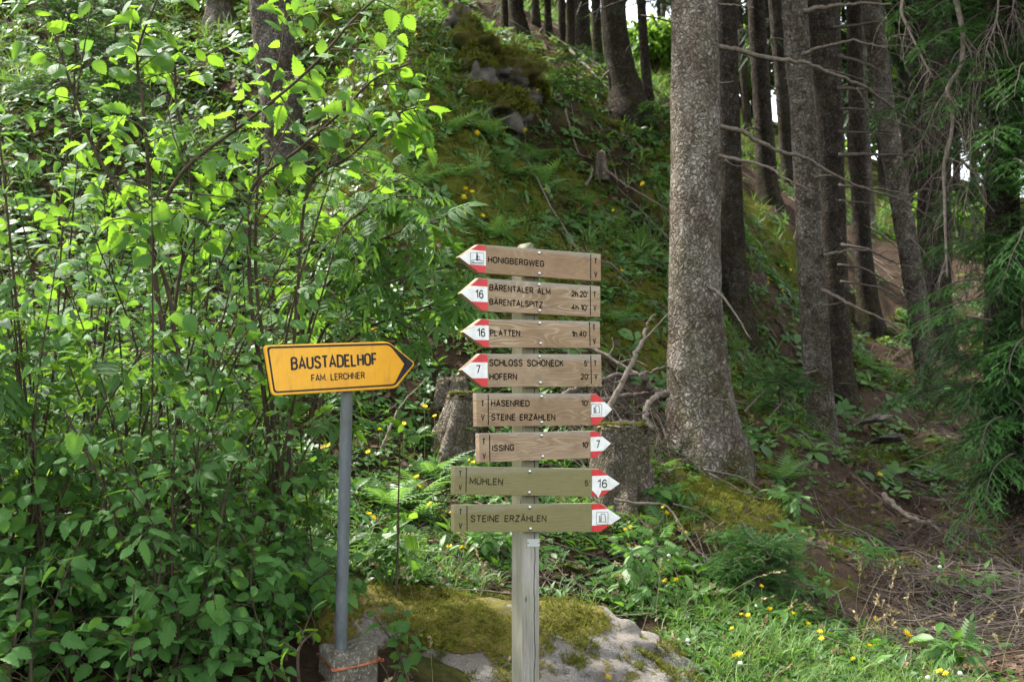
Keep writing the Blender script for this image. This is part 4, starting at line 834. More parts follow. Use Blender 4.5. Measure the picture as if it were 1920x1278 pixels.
# ------------------------------------------------------------------ stumps
def stump(label, d, line, top_h, name='tree_stump', moss=True, split=None, cat='stump'):
    pts = [P(x, y, d) for x, y, w in line]; rad = [w / 2 * d / F for x, y, w in line]; b = pts[-1]
    root = thing(name, label, cat, b); m = MB(); p = smooth_path(np.array(pts[::-1]), 26); r = np.interp(np.linspace(0, 1, 26), np.linspace(0, 1, len(rad)), rad[::-1])
    w0 = bark_wob(d * 3, .10, .5, b[2])
    m.tube(p, r, 60, wob=lambda pts, th: w0(pts, th) * (1 + .15 * vnoise(np.stack([np.cos(th)[None] * 7 + 0 * pts[:, :1], np.sin(th)[None] * 7 + 0 * pts[:, :1], pts[:, 2:3] * 2.5 + 0 * th[None]], -1), d)))
    v_ = m.v[-1]; top_ = np.arange(len(v_)) // 60 == 25; top_[-2:] = False; an = np.arange(60)[:top_.sum()] / 60 * 6.283
    v_[np.where(top_)[0], 2] += .07 * vnoise(np.stack([np.cos(an) * 4, np.sin(an) * 4, 0 * an], -1), d + 1); m.build('trunk', M['stump'], root)
    t_ = pts[0]; R = rad[0]; m = MB(); th = np.linspace(0, 6.283, 28)[:-1]; V = [t_ + np.array((0, 0, .012))]; fs = []
    for j, q in enumerate((.5, .97)):
        for a in th: V.append(t_ + np.array((math.cos(a) * R * q, math.sin(a) * R * q, .012 - .006 * j + .010 * float(vnoise(np.array([[math.cos(a) * 3 * q, math.sin(a) * 3 * q, d]]))[0]))))
    n = len(th); f3 = [(0, 1 + i, 1 + (i + 1) % n) for i in range(n)]; f4 = [(1 + i, 1 + n + i, 1 + n + (i + 1) % n, 1 + (i + 1) % n) for i in range(n)]
    m.add(V, [np.array(f3), np.array(f4)], 0); m.build('cut_face', M['cutwood'], root)
    if moss:
        k = 700; a = rng.uniform(0, 6.283, k); q = R * np.sqrt(rng.random(k)); T = np.stack([t_[0] + q * np.cos(a), t_[1] + q * np.sin(a), np.full(k, t_[2] + .012) - .04 * (q / R > .93)], -1)
        m = MB(); m.inst(MOSS, basis(np.tile([[.9, .3, .1]], (k, 1)) + rng.normal(size=(k, 3)) * .5, np.tile([[0, 0, 1.]], (k, 1))) * rng.uniform(.015, .032, k)[:, None, None], T, rng.random(k)); m.build('moss', M['moss'], root)
    if split:
        q = [P(x, y, d - rad[0] * .8) for x, y in split]; m = MB(); m.add([*q, *[w + np.array((.0, .05, 0)) for w in q]], [np.array([(i, (i + 1) % len(q), len(q) + (i + 1) % len(q), len(q) + i) for i in range(len(q))])], 0)
        m.add(q, [np.array([list(range(len(q)))])], 0); m.build('split_wood', M['cutwood'], root, False)
    return root
stump('broad moss-topped stump showing split pale wood beside the big grey trunk', 8.0, [(1166,800,98),(1166,850,100),(1164,910,108),(1160,970,120)], 0, split=[(1183,812),(1203,808),(1202,845),(1194,868),(1189,860)])
stump('old dark stump with a mossy shoulder, just behind the upper boards of the signpost', 8.5, [(868,742,58),(862,790,72),(852,840,88),(845,880,100)], 0)
sn = stump('broken narrow stump with pale splintered top, high on the slope', 13.3, [(1126,286,15),(1127,300,20),(1128,340,26)], 0, moss=False, split=[(1121,286),(1128,280),(1134,284),(1136,300),(1130,308)])
stump('weathered stump remnant above the old dark stump, grey and jagged', 9.0, [(845,715,52),(848,735,58),(850,765,64)], 0, moss=False)

# ------------------------------------------------------------------ rocks
t = NT('granite'); o = t.obj(); n = t.noise(o, 7, 6, .7); f = t.noise(o, 110, 3, .75); geo = t.n('ShaderNodeNewGeometry'); nz = t.n('ShaderNodeSeparateXYZ', i_0=geo.outputs['Normal']).outputs[2]
a_ = t.n('ShaderNodeAttribute', attribute_name='luv'); mo = t.n('ShaderNodeSeparateXYZ', i_0=a_.outputs['Vector']).outputs[0]
col = t.mix(t.ramp(f, [(.35, 0.), (.65, 1.)]), (.085, .079, .069), (.24, .228, .205)); col = t.mix(t.ramp(n, [(.4, 0.), (.62, .8)]), col, (.16, .135, .11)); col = t.mix(t.ramp(t.noise(o, 26, 5, .7), [(.57, 0.), (.66, .7)]), col, (.05, .045, .04))
mm = t.ramp(t.math('ADD', mo, t.math('MULTIPLY', t.math('SUBTRACT', t.noise(o, 9, 6, .7), .5), 1.1)), [(.46, 0.), (.54, 1.)])
mc = t.mix(t.ramp(f, [(.3, 0.), (.7, 1.)]), (.045, .043, .008), (.155, .138, .02)); mc = t.mix(t.ramp(t.noise(o, 5, 4), [(.5, 0.), (.7, .7)]), mc, (.12, .075, .03)); col = t.mix(mm, col, mc)
t.bump(t.math('ADD', t.math('ADD', n, t.math('MULTIPLY', f, .35)), t.math('MULTIPLY', mm, .5)), .9, .02); M['granite'] = t.set(col, .92, 0, .2)
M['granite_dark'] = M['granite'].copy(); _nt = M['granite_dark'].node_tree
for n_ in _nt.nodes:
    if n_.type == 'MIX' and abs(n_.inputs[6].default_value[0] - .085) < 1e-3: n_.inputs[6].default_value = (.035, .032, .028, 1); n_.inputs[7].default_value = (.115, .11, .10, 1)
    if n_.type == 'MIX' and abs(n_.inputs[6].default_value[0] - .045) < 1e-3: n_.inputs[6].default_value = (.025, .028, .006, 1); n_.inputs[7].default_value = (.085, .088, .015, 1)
def rock(name, label, c, rad, seed, amp=.16, moss=lambda v, n: .2 + 0 * v[:, 0], sub=5, rot=0.0, skew=0.0, tufts=0, tuftsize=(.018, .036), ex=.75, cat='rock', mat='granite'):
    bm = bmesh.new(); bmesh.ops.create_icosphere(bm, subdivisions=sub, radius=1); v = np.array([x.co[:] for x in bm.verts]); fs = np.array([[w.index for w in f.verts] for f in bm.faces]); bm.free()
    n = v.copy(); v = np.sign(v) * np.abs(v) ** ex
    h = 1 + amp * fbm(n * 1.6, seed, 4) + amp * .5 * (1 - np.abs(vnoise(n * 3.3, seed + 2))) + amp * .12 * fbm(n * 12, seed + 5, 2); v = v * h[:, None] * np.array(rad)
    v[:, 2] -= skew * v[:, 0]; cr, sr = math.cos(rot), math.sin(rot); v = np.stack([v[:, 0] * cr - v[:, 1] * sr, v[:, 0] * sr + v[:, 1] * cr, v[:, 2]], -1) + np.array(c)
    root = thing(name, label, cat, (c[0], c[1], c[2] - rad[2])); mo = moss(v, n); m = MB(); l = np.zeros_like(v); l[:, 0] = mo; m.add(v, [fs], 0, l); m.build('stone', M[mat], root)
    if tufts:
        k = np.where((n[:, 2] > -.1) & (mo + .5 * (fbm(v * 9, 3, 3)) > .52))[0]
        if len(k):
            k = rng.choice(k, tufts); T = v[k] + rng.normal(size=(tufts, 3)) * np.array((1, 1, .0)) * rad[0] * .012; nn = nrm(n[k] * np.array((1 / rad[0], 1 / rad[1], 1 / rad[2])))
            m = MB(); m.inst(MOSS, basis(np.cross(nn, rng.normal(size=(tufts, 3))), nn) * rng.uniform(*tuftsize, tufts)[:, None, None], T, rng.random(tufts)); m.build('moss', M['moss'], root)
    return root
def bmoss(v, n):
    x = v[:, 0]; z = v[:, 2]; return np.clip(.80 * np.exp(-((z - .52) / .105) ** 2) * (1 - .9 * np.clip((x - .42) / .25, 0, 1)) + .16 + .55 * vnoise(v * 3.6, 7), 0, 1)
rock('boulder', 'big low granite boulder with yellow-green moss cushions behind the foot of the signpost', (.03, 5.95, .11), (.97, .62, .43), 3.1, .17, bmoss, 6, .05, .10, 9000, (.016, .034))
rock('boulder', 'moss-covered rock half buried behind the leaning metal pole', P(640, 1205, 5.75), (.42, .35, .24), 8.2, .2, lambda v, n: .62 + .25 * vnoise(v * 4, 2), 5, .3, 0, 1200)
M_out = lambda lo: (lambda v, n: np.clip(lo + .4 * n[:, 2] + .35 * vnoise(v * 4, 4), 0, 1))
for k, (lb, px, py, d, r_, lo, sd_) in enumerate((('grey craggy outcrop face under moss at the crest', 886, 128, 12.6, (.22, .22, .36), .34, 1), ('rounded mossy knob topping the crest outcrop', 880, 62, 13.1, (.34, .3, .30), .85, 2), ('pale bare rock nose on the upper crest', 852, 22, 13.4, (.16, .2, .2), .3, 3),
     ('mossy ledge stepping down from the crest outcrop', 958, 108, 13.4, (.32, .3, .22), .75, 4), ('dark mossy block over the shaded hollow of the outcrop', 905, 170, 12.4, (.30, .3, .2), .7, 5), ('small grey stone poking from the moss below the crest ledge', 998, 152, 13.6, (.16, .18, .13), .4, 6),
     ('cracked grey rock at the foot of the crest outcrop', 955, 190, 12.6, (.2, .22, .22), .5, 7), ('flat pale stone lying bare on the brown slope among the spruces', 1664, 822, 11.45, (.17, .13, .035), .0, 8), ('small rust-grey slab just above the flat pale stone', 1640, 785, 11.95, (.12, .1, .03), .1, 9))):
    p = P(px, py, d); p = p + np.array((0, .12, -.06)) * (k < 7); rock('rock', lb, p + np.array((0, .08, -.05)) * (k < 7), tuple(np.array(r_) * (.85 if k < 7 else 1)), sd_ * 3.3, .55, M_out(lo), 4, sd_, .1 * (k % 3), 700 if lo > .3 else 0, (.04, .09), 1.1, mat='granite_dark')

# ------------------------------------------------------------------ fallen branches lying or leaning on the slope
def fallen(label, pts, w, mat='deadwood', sub=(), name='fallen_branch', tip=.35, lift=.012, ground=True):
    q = []
    for (x, y, d) in pts:
        p = P(x, y, d)
        if ground: p = np.array((p[0], p[1], max(p[2], float(H(p[0], p[1])) + lift)))
        q.append(p)
    r0 = w / 2 * pts[0][2] / F; root = thing(name, label, 'branch', q[0]); m = MB(); p = smooth_path(q, 6 * len(q)); p = p + np.random.default_rng(int(pts[0][0])).normal(size=p.shape) * r0 * .25
    m.tube(p, r0 * np.linspace(1, tip, len(p)), 7); m.build('limb', M[mat], root)
    for s_, sw in sub:
        m = MB(); sp_ = smooth_path([P(*u) for u in s_], 10); m.tube(sp_, sw / 2 * pts[0][2] / F * np.linspace(1, .4, 10), 5); m.build('side_twig', M[mat], root)
    return root
fallen('upright grey dead branch leaning out of the stick tangle beside the signpost', [(1135,775,8.1),(1160,730,8.2),(1185,680,8.3),(1203,640,8.35),(1213,612,8.4),(1227,592,8.4)], 13, 'deadwood', [([(1205,640,8.35),(1222,622,8.35),(1252,588,8.4)], 5), ([(1170,712,8.25),(1150,716,8.1),(1128,700,8.0)], 3.5)], ground=False)
fallen('dark arched dead branch joining the stump area to the big grey trunk', [(1050,742,8.7),(1100,722,8.7),(1150,706,8.8),(1205,700,8.85),(1255,688,8.9)], 13, 'deaddark', ground=False)
fallen('second dark branch just under the arched one in the stick tangle', [(1130,752,8.5),(1175,742,8.6),(1215,738,8.7),(1250,732,8.8)], 11, 'deaddark', ground=False)
fallen('short thick dark snag bent against the foot of the big grey trunk', [(1206,700,8.6),(1215,722,8.6),(1232,736,8.6),(1252,742,8.7)], 15, 'deaddark', tip=.8, ground=False)
fallen('ringed pale bark-peeled branch curving over the moss-topped stump', [(1238,738,8.2),(1222,748,8.1),(1211,770,8.0),(1213,790,7.95),(1226,806,7.9)], 11, 'deadwood', tip=.8, ground=False)
fallen('bare weathered stick across the slope above the stick tangle', [(1100,648,9.2),(1140,668,9.1),(1180,692,9.0),(1206,706,8.9)], 8, 'deadwood', [([(1140,668,9.1),(1150,650,9.1),(1148,632,9.1)], 3), ([(1160,680,9),(1185,674,9),(1215,686,8.9)], 3)], ground=False)
fallen('pale bent branch shaped like an elbow below the lowest board', [(928,996,7.3),(927,1020,7.2),(924,1048,7.1),(906,1072,6.9),(868,1081,6.8)], 8, 'deadwood', [([(924,1050,7.1),(930,1080,6.9),(932,1104,6.8)], 5)], ground=False)
fallen('thick broken brown branch lying aslant between the pole and the signpost', [(772,1082,6.55),(810,1060,6.7),(850,1040,6.85),(889,1019,7.0)], 13, 'deadwood', tip=.9)
fallen('thin forked branch trailing from the moss-topped stump down the moss', [(1150,936,7.6),(1195,943,7.6),(1240,945,7.65),(1262,962,7.6),(1285,1000,7.4),(1318,1040,7.2),(1375,1066,7.1)], 6, 'deadwood', [([(1318,1040,7.2),(1324,1070,7.0),(1322,1088,6.9)], 4), ([(1262,944,7.6),(1310,958,7.6),(1360,990,7.5)], 3)], ground=False)
fallen('brown stick lying flat in the grass before the little spruce', [(1285,1172,6.25),(1340,1178,6.25),(1420,1184,6.25),(1485,1191,6.25)], 9, 'deaddark')
fallen('long root-like stick running down to the brushwood', [(1655,925,9.2),(1700,965,8.9),(1745,1000,8.6),(1790,1030,8.2),(1850,1066,7.8)], 11, 'deadwood')
fallen('thick dark pole crossing others on the ridge litter', [(1061,138,16.2),(1080,112,16.2),(1100,86,16.2)], 7, 'deaddark', ground=False)
fallen('long fallen stick sloping under the ridge trees', [(1068,92,16.5),(1110,135,15.8),(1140,165,15.3),(1174,196,14.8)], 6, 'deadwood')
fallen('pale stick propped against the thickest ridge trunk', [(1128,150,15),(1155,118,14.9),(1186,80,14.8)], 6, 'deadwood', ground=False)
fallen('short pale stick standing on the bare ridge soil', [(989,103,17.2),(995,86,17.2),(1001,71,17.2)], 5, 'deadwood', ground=False)
fallen('thin long branch slanting from the splintered stump to the grey trunk', [(1138,320,13.1),(1170,345,12.9),(1210,368,12.7),(1252,393,12.5)], 5, 'deadwood')
fallen('twisted short branch at the foot of the splintered stump', [(1098,348,13),(1108,330,13.1),(1110,310,13.2)], 6, 'deadwood', ground=False)
fallen('wavy dead branch lying along the slope above the boards', [(1060,232,14.2),(1068,262,13.9),(1085,285,13.6),(1110,296,13.4)], 5, 'deadwood')
fallen('straight stick in the herbs behind the metal pole', [(716,840,7.9),(735,795,8.0),(752,760,8.1),(800,708,8.3)], 6, 'deadwood', ground=False)
fallen('thin pale stick crossing the moss under the big grey trunk', [(1320,880,8.6),(1390,895,8.6),(1440,930,8.5)], 4, 'deadwood')
fallen('slanting dead stick leaning between the grey trunk and the mossy trunk', [(1428,800,10),(1465,755,10.2),(1500,708,10.4)], 5, 'deadwood', ground=False)
fallen('thin dead stick leaning beside the slanting one in the hollow', [(1396,772,10),(1420,745,10.1),(1445,722,10.2)], 4, 'deadwood', ground=False)
fallen('dark fallen limb under the dead snags on the bare slope', [(1560,890,10.8),(1610,930,10.2),(1660,962,9.6)], 8, 'deaddark')
fallen('grey broken limb lying in the brushwood', [(1835,1118,7.0),(1870,1108,7.1),(1905,1104,7.1)], 8, 'deadwood')
fallen('short grey upright stick planted in the brushwood', [(1910,1128,7),(1911,1100,7),(1912,1074,7)], 6, 'deadwood', ground=False)

# ------------------------------------------------------------------ broadleaf shrubs: stems with side twigs, a leaf at every node
CLEAR = [(478, 620, 800, 765, 5.15, .6), (622, 730, 668, 1235, 5.0, .4), (572, 1206, 722, 1290, 5.2, .7), (835, 440, 1180, 1290, 4.95, .6), (800, 1135, 1290, 1290, 5.6, .35)]
def keep(p, rad):
    """shrubs are cut back so that they do not grow in front of the signs, the block and the boulder"""
    d = p[:, 1]; q = p - CAMP; z = q @ _fw; x = 960 + F * q[:, 0] / z; y = 639 - F * (q @ _up) / z; k = np.ones(len(p), bool)
    for (x0, y0, x1, y1, dm, m) in CLEAR:
        r = rad * F / z * m; k &= ~((d < dm) & (x > x0 - r) & (x < x1 + r) & (y > y0 - r) & (y < y1 + r))
    return k
def leafy(paths, r, foli, wood, tpls, size, twigs, tlen, nleaf, rad, up=1.0, out=(0, -.22, 0), tdroop=.12, t0=.15, scat=.5, mat=0, tone=(0, 1), tipsmall=.55, first_leaf=.15):
    """paths: smooth stem paths; leaves sit alternately along side twigs and along the upper stem itself"""
    Fw, Nn, Ps, Sz, Rn = [], [], [], [], []
    out = np.array(out, float)
    for path in paths:
        tw = [(path[int(len(path) * .55):], nleaf)]
        for k, u in enumerate(np.sort(r.uniform(t0, .99, twigs))):
            i = min(len(path) - 2, int(u * (len(path) - 1))); p = path[i]; d = nrm(path[i + 1] - path[i]); ang = k * 2.4 + r.uniform(-.5, .5)
            a = nrm(np.cross(d, (.3, .2, 1))); b = np.cross(d, a); e = nrm(d * r.uniform(.3, .9) + a * math.cos(ang) + b * math.sin(ang) + np.array((0, 0, .15)))
            L = tlen * (1.15 - .75 * u) * r.uniform(.5, 1.25); q = [p]; seg = 5
            for j in range(seg): e = nrm(e + np.array((0, 0, -tdroop)) + r.normal(size=3) * .13); q.append(q[-1] + e * L / seg)
            q = np.array(q)
            if not keep(q, np.full(len(q), .01)).all(): continue
            wood.tube(q, rad * np.linspace(1, .35, len(q)) * (1.1 - .5 * u), 4, cap=False); tw.append((q, max(2, int(nleaf * L / tlen))))
        for q, n in tw:
            for j in range(n):
                u = first_leaf + (1 - first_leaf) * (j + r.uniform(-.2, .2) + .5) / n; x = np.clip(u, 0, .999) * (len(q) - 1); i = int(x); f = x - i; p = q[i] * (1 - f) + q[i + 1] * f; d = nrm(q[i + 1] - q[i])
                n_ = nrm(np.array((0, 0, up)) + out + r.normal(size=3) * scat); sd = nrm(np.cross(d, n_)) * (1 if j % 2 else -1)
                fw = nrm(d * .55 + sd * (.95 if j < n - 1 else .1) + r.normal(size=3) * .2 + np.array((0, 0, -.22)))
                s_ = size * r.uniform(.45, 1.2) * (1 - (1 - tipsmall) * (u ** 3))
                Fw.append(fw); Nn.append(n_); Ps.append(p + fw * .012); Sz.append(s_); Rn.append(tone[0] + (tone[1] - tone[0]) * np.clip(r.normal(.45, .22), 0, 1))
    Fw, Nn, Ps, Sz, Rn = map(np.array, (Fw, Nn, Ps, Sz, Rn))
    if not len(Ps): return
    k = keep(Ps + Fw * Sz[:, None] * .5, Sz * .5); Fw, Nn, Ps, Sz, Rn = Fw[k], Nn[k], Ps[k], Sz[k], Rn[k]
    if not len(Ps): return
    B = basis(Fw, Nn) * Sz[:, None, None]; ch = r.integers(0, len(tpls), len(Ps))
    for k, tp in enumerate(tpls): s_ = ch == k; foli.inst(tp, B[s_], Ps[s_], Rn[s_], mat)
def sm(pts): return smooth_path([P(*q) for q in pts], 9 * len(pts))
def shrub(name, label, paths, rads, tpls, size, mat, seed, base=None, cat='shrub', smat='stem', **kw):
    r = np.random.default_rng(seed); root = thing(name, label, cat, paths[0][0] if base is None else base); fo = MB()
    for p, r0 in zip(paths, rads):
        k = keep(p, np.full(len(p), .012))
        if not k.all():
            if np.argmin(k) < .7 * len(p): continue
            p = p[:int(np.argmin(k))]
        w = MB(); w.tube(p, r0 * np.linspace(1, .3, len(p)), 7); leafy([p], r, fo, w, tpls, size, rad=max(.0022, r0 * .38), **kw); w.build('stem', M[smat], root)
    fo.build('foliage', M[mat], root); return root
HZ = [HAZEL, HAZEL2, HAZEL3]
# traced main stems of the tall hazel that catches the sun
A1 = [(345,1010,5.4),(335,760,5.3),(318,560,5.2),(268,430,5.1),(182,290,5.05),(140,180,5.0),(95,40,4.95),(70,-60,4.9)]
A2 = [(360,1020,5.4),(330,760,5.25),(296,560,5.15),(284,440,5.1),(300,395,5.05),(352,312,5.0),(470,222,4.9),(580,130,4.8),(660,40,4.75),(712,-10,4.7)]
A3 = [(356,1000,5.4),(322,700,5.35),(288,520,5.3),(280,340,5.25),(268,200,5.2),(258,100,5.15),(290,10,5.1),(315,-60,5.1)]
A4 = [(520,1000,5.5),(495,740,5.5),(470,560,5.4),(468,420,5.35),(478,345,5.3),(560,280,5.2),(640,210,5.1),(700,150,5.0),(770,118,4.95)]
A5 = [(530,1000,5.55),(510,760,5.5),(480,520,5.45),(486,300,5.4),(505,190,5.35),(530,80,5.3),(536,-30,5.3)]
A6 = [(540,1000,5.6),(545,760,5.5),(560,520,5.4),(580,350,5.3),(660,290,5.15),(735,220,5.05),(785,200,5.0)]
A7 = [(330,1000,5.5),(300,800,5.55),(330,560,5.5),(358,360,5.5),(330,190,5.45),(322,110,5.4),(250,40,5.3),(215,-30,5.3)]
shrub('hazel', 'tall sunlit hazel with long arching stems and big bright toothed leaves', [sm(a) for a in (A1, A2, A3, A4, A5, A6, A7)], [.013, .014, .012, .013, .011, .011, .011], HZ, .098, 'hazel', 21,
      twigs=24, tlen=.42, nleaf=7, t0=.3, tone=(.35, 1), up=.85, out=(.05, -.3, 0), scat=.5)
def randstems(r, n, xr, dr, hr, lean, toward=(0.2, -.25), g=0):
    out = []
    for k in range(n):
        d = r.uniform(*dr); x = r.uniform(*xr); p = P(x, 639, d); p[2] = float(H(p[0], p[1])) - .05; h = r.uniform(*hr); a = r.uniform(0, 6.283); l = r.uniform(.2, 1) * lean * h
        e = np.array((math.cos(a) * l + toward[0] * h, math.sin(a) * l * .7 + toward[1] * h, h)); m = p + e * .5 + np.array((-e[0] * .18, -e[1] * .18, h * .1)) + r.normal(size=3) * .05
        out.append(smooth_path([p, p * .72 + m * .28 + r.normal(size=3) * .02, m, p + e], 22))
    return out
R_ = np.random.default_rng(5)
def rs(name, label, n, xr, dr, hr, lean, tpls, size, mat, seed, toward=(.2, -.25), **kw):
    r = np.random.default_rng(seed); st = randstems(r, n, xr, dr, hr, lean, toward); shrub(name, label, st, [r.uniform(.006, .012) for _ in st], tpls, size, mat, seed + 1, base=st[0][0], **kw)
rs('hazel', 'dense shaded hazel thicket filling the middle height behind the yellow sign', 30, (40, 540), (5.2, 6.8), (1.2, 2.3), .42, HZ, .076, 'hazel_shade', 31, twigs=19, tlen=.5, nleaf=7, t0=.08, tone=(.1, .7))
rs('hazel', 'hazel at the picture edge whose leaves overlap the tall sunlit hazel', 13, (-160, 150), (4.8, 6.2), (1.6, 2.5), .3, HZ, .092, 'hazel', 41, twigs=16, tlen=.5, nleaf=7, t0=.2, tone=(.2, .85), toward=(.12, -.2))
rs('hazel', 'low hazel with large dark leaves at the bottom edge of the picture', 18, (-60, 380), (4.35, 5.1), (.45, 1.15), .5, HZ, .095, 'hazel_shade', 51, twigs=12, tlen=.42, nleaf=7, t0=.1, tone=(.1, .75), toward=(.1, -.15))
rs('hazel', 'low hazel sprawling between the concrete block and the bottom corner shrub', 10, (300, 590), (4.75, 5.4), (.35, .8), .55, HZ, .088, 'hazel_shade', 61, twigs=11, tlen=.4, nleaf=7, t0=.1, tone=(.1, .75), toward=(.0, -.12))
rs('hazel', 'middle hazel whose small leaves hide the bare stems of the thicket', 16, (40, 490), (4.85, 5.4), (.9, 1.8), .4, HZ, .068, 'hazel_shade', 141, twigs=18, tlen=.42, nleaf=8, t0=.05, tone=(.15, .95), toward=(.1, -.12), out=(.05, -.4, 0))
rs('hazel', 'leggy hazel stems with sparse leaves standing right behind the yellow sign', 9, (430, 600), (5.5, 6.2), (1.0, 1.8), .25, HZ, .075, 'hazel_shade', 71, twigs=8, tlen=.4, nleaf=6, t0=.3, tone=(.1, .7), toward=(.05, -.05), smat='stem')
rs('elder', 'dull bluish shrub with narrow drooping leaves low beside the tall hazel', 13, (-120, 330), (4.8, 5.7), (.8, 1.6), .45, [ELDER], .17, 'elder', 81, twigs=12, tlen=.34, nleaf=4, t0=.2, tone=(0, .5), toward=(.1, -.2))
rs('elder', 'bluish narrow-leaved shrub growing amid the hazel under the yellow sign', 6, (330, 560), (5.2, 5.8), (.8, 1.3), .4, [ELDER], .15, 'elder', 91, twigs=10, tlen=.32, nleaf=4, t0=.25, tone=(0, .5), toward=(.1, -.12))
# elder arching over the yellow sign towards the wooden boards
E_ = [[(565,800,6.2),(575,640,6.1),(610,540,6.0),(680,470,5.9),(760,430,5.8),(850,412,5.7)], [(570,800,6.2),(590,660,6.1),(640,580,6.0),(730,530,5.9),(820,505,5.8),(880,500,5.7)], [(560,800,6.3),(570,600,6.2),(600,480,6.1),(660,410,6.0),(740,370,5.9),(810,372,5.85)],
      [(575,800,6.2),(610,690,6.1),(680,620,6.0),(760,590,5.95),(840,560,5.9),(880,545,5.85)], [(555,800,6.3),(550,620,6.3),(560,500,6.2),(610,420,6.1),(690,360,6.0),(770,330,6.0)], [(580,820,6.0),(600,740,6.0),(560,600,6.1),(590,520,6.1),(650,500,6.1),(720,460,6.1)]]
shrub('elder', 'fine-leaved shrub with narrow pointed leaflets arching over the yellow sign towards the boards', [sm(a) for a in E_], [.011] * 6, [ELDER, ELDER], .15, 'elder', 101, twigs=20, tlen=.36, nleaf=4, t0=.35, tone=(.2, .95), up=.7, out=(.1, -.35, 0), scat=.4)
# saplings and low sprays near the posts
shrub('hazel_sapling', 'thin dark-stemmed sapling with a few broad leaves between pole and signpost', [sm([(742,1130,5.9),(746,1010,5.9),(748,900,5.85),(752,800,5.8),(760,750,5.75)])], [.006], HZ, .085, 'hazel', 111, twigs=7, tlen=.24, nleaf=4, t0=.15, tone=(.3, .9))
rs('hazel', 'trailing low hazel spray with soft leaves in front of the boulder', 6, (735, 800), (4.7, 5.0), (.3, .48), .5, HZ, .075, 'hazel', 121, twigs=7, tlen=.34, nleaf=6, t0=.2, tone=(.1, .6), toward=(.05, 0))
rs('hazel_sapling', 'bent young sapling crossing in front of the leaning metal pole', 2, (560, 590), (4.62, 4.72), (.4, .55), .15, HZ, .07, 'hazel', 131, twigs=7, tlen=.26, nleaf=4, t0=.3, tone=(.2, .8), toward=(.12, 0))

# ------------------------------------------------------------------ the dark hanging fir and its bare hanging twigs
def spruce_boughs(root, name, starts, r, L, size, hang=.35, mat='needle', twn=10, tone=(.0, .55), tip=True):
    fo = MB(); Ms, Ts, Rs = [], [], []
    for (p, d) in starts:
        e = nrm(np.array(d, float)); l = L * r.uniform(.7, 1.2); q = [np.array(p)]; n = 9
        for k in range(n): e = nrm(e + np.array((0, 0, -.05 - .013 * k)) + r.normal(size=3) * .07); q.append(q[-1] + e * l / n)
        q = np.array(q); fo.tube(q, np.linspace(.007, .002, len(q)), 5, 1, .3)
        for k in range(twn * 2):
            u = .12 + .88 * (k + r.random()) / (twn * 2); x = min(u, .999) * n; i = int(x); b = q[i] + (q[i + 1] - q[i]) * (x - i); d_ = nrm(q[i + 1] - q[i]); sd = nrm(np.cross(d_, (0, 0, 1))) * (1 if k % 2 else -1)
            e2 = nrm(d_ * .7 + sd * .8 + np.array((0, 0, -hang)) + r.normal(size=3) * .15); l2 = l * .36 * (1.1 - u) * r.uniform(.6, 1.2) + .06; s = 0; pos = b
            while s < l2:
                e2 = nrm(e2 + np.array((0, 0, -.16 * hang)) + r.normal(size=3) * .08); st = size * r.uniform(.75, 1.1); last = s + st * .8 >= l2
                Ms.append(basis(e2[None], np.array([[0, 0, 1.]]) + r.normal(size=(1, 3)) * .25)[0] * st); Ts.append(pos); Rs.append(r.uniform(*tone) + (.25 if last and tip and r.random() < .8 else 0)); pos = pos + e2 * st * .8; s += st * .8
                for sg in (-1, 1):
                    if r.random() < .15: continue
                    sd2 = nrm(np.cross(e2, (0, 0, 1))) * sg; e3 = nrm(e2 * .75 + sd2 * .8 + np.array((0, 0, -.12)) + r.normal(size=3) * .12)
                    Ms.append(basis(e3[None], np.array([[0, 0, 1.]]) + r.normal(size=(1, 3)) * .25)[0] * st * r.uniform(.6, .95)); Ts.append(pos); Rs.append(r.uniform(*tone) + (.3 if tip and r.random() < .3 else 0))
    fo.inst(TWIG, np.array(Ms), np.array(Ts), np.array(Rs)); return fo.build(name, [M[mat], M['deaddark']], root)
tree('S', 'dark thick fir trunk standing behind the slanting silvery spruce and the hanging bare twigs', 16.5, [(1752,-40,58),(1752,120,60),(1752,320,60),(1752,480,62),(1752,620,68)], M['bark_dark'], None, 9, 14, .2, 24, name='fir_tree')
tree('S2', 'fir beside the brushwood with a dense curtain of dark green boughs and bare hanging twigs', 9.0, [(1880,-40,58),(1880,300,60),(1880,600,64),(1882,900,70)], M['bark_dark'], 0, 7.5, 15, .2, 22, name='fir_tree')
r = np.random.default_rng(77); st = []
for k in range(330):
    py = r.uniform(-260, 900); px = np.clip(1915 + r.normal() * 40, 1850, 2060); p = P(px, py, 8.9); a = r.uniform(-3.0, .2) if r.random() < .85 else r.uniform(0, 3.14); st.append((p, (math.cos(a) * 1.0, math.sin(a) * .9 - .15, .12)))
spruce_boughs(TREES['S2'][0], 'boughs', st, r, .8, .085, .22, twn=9)
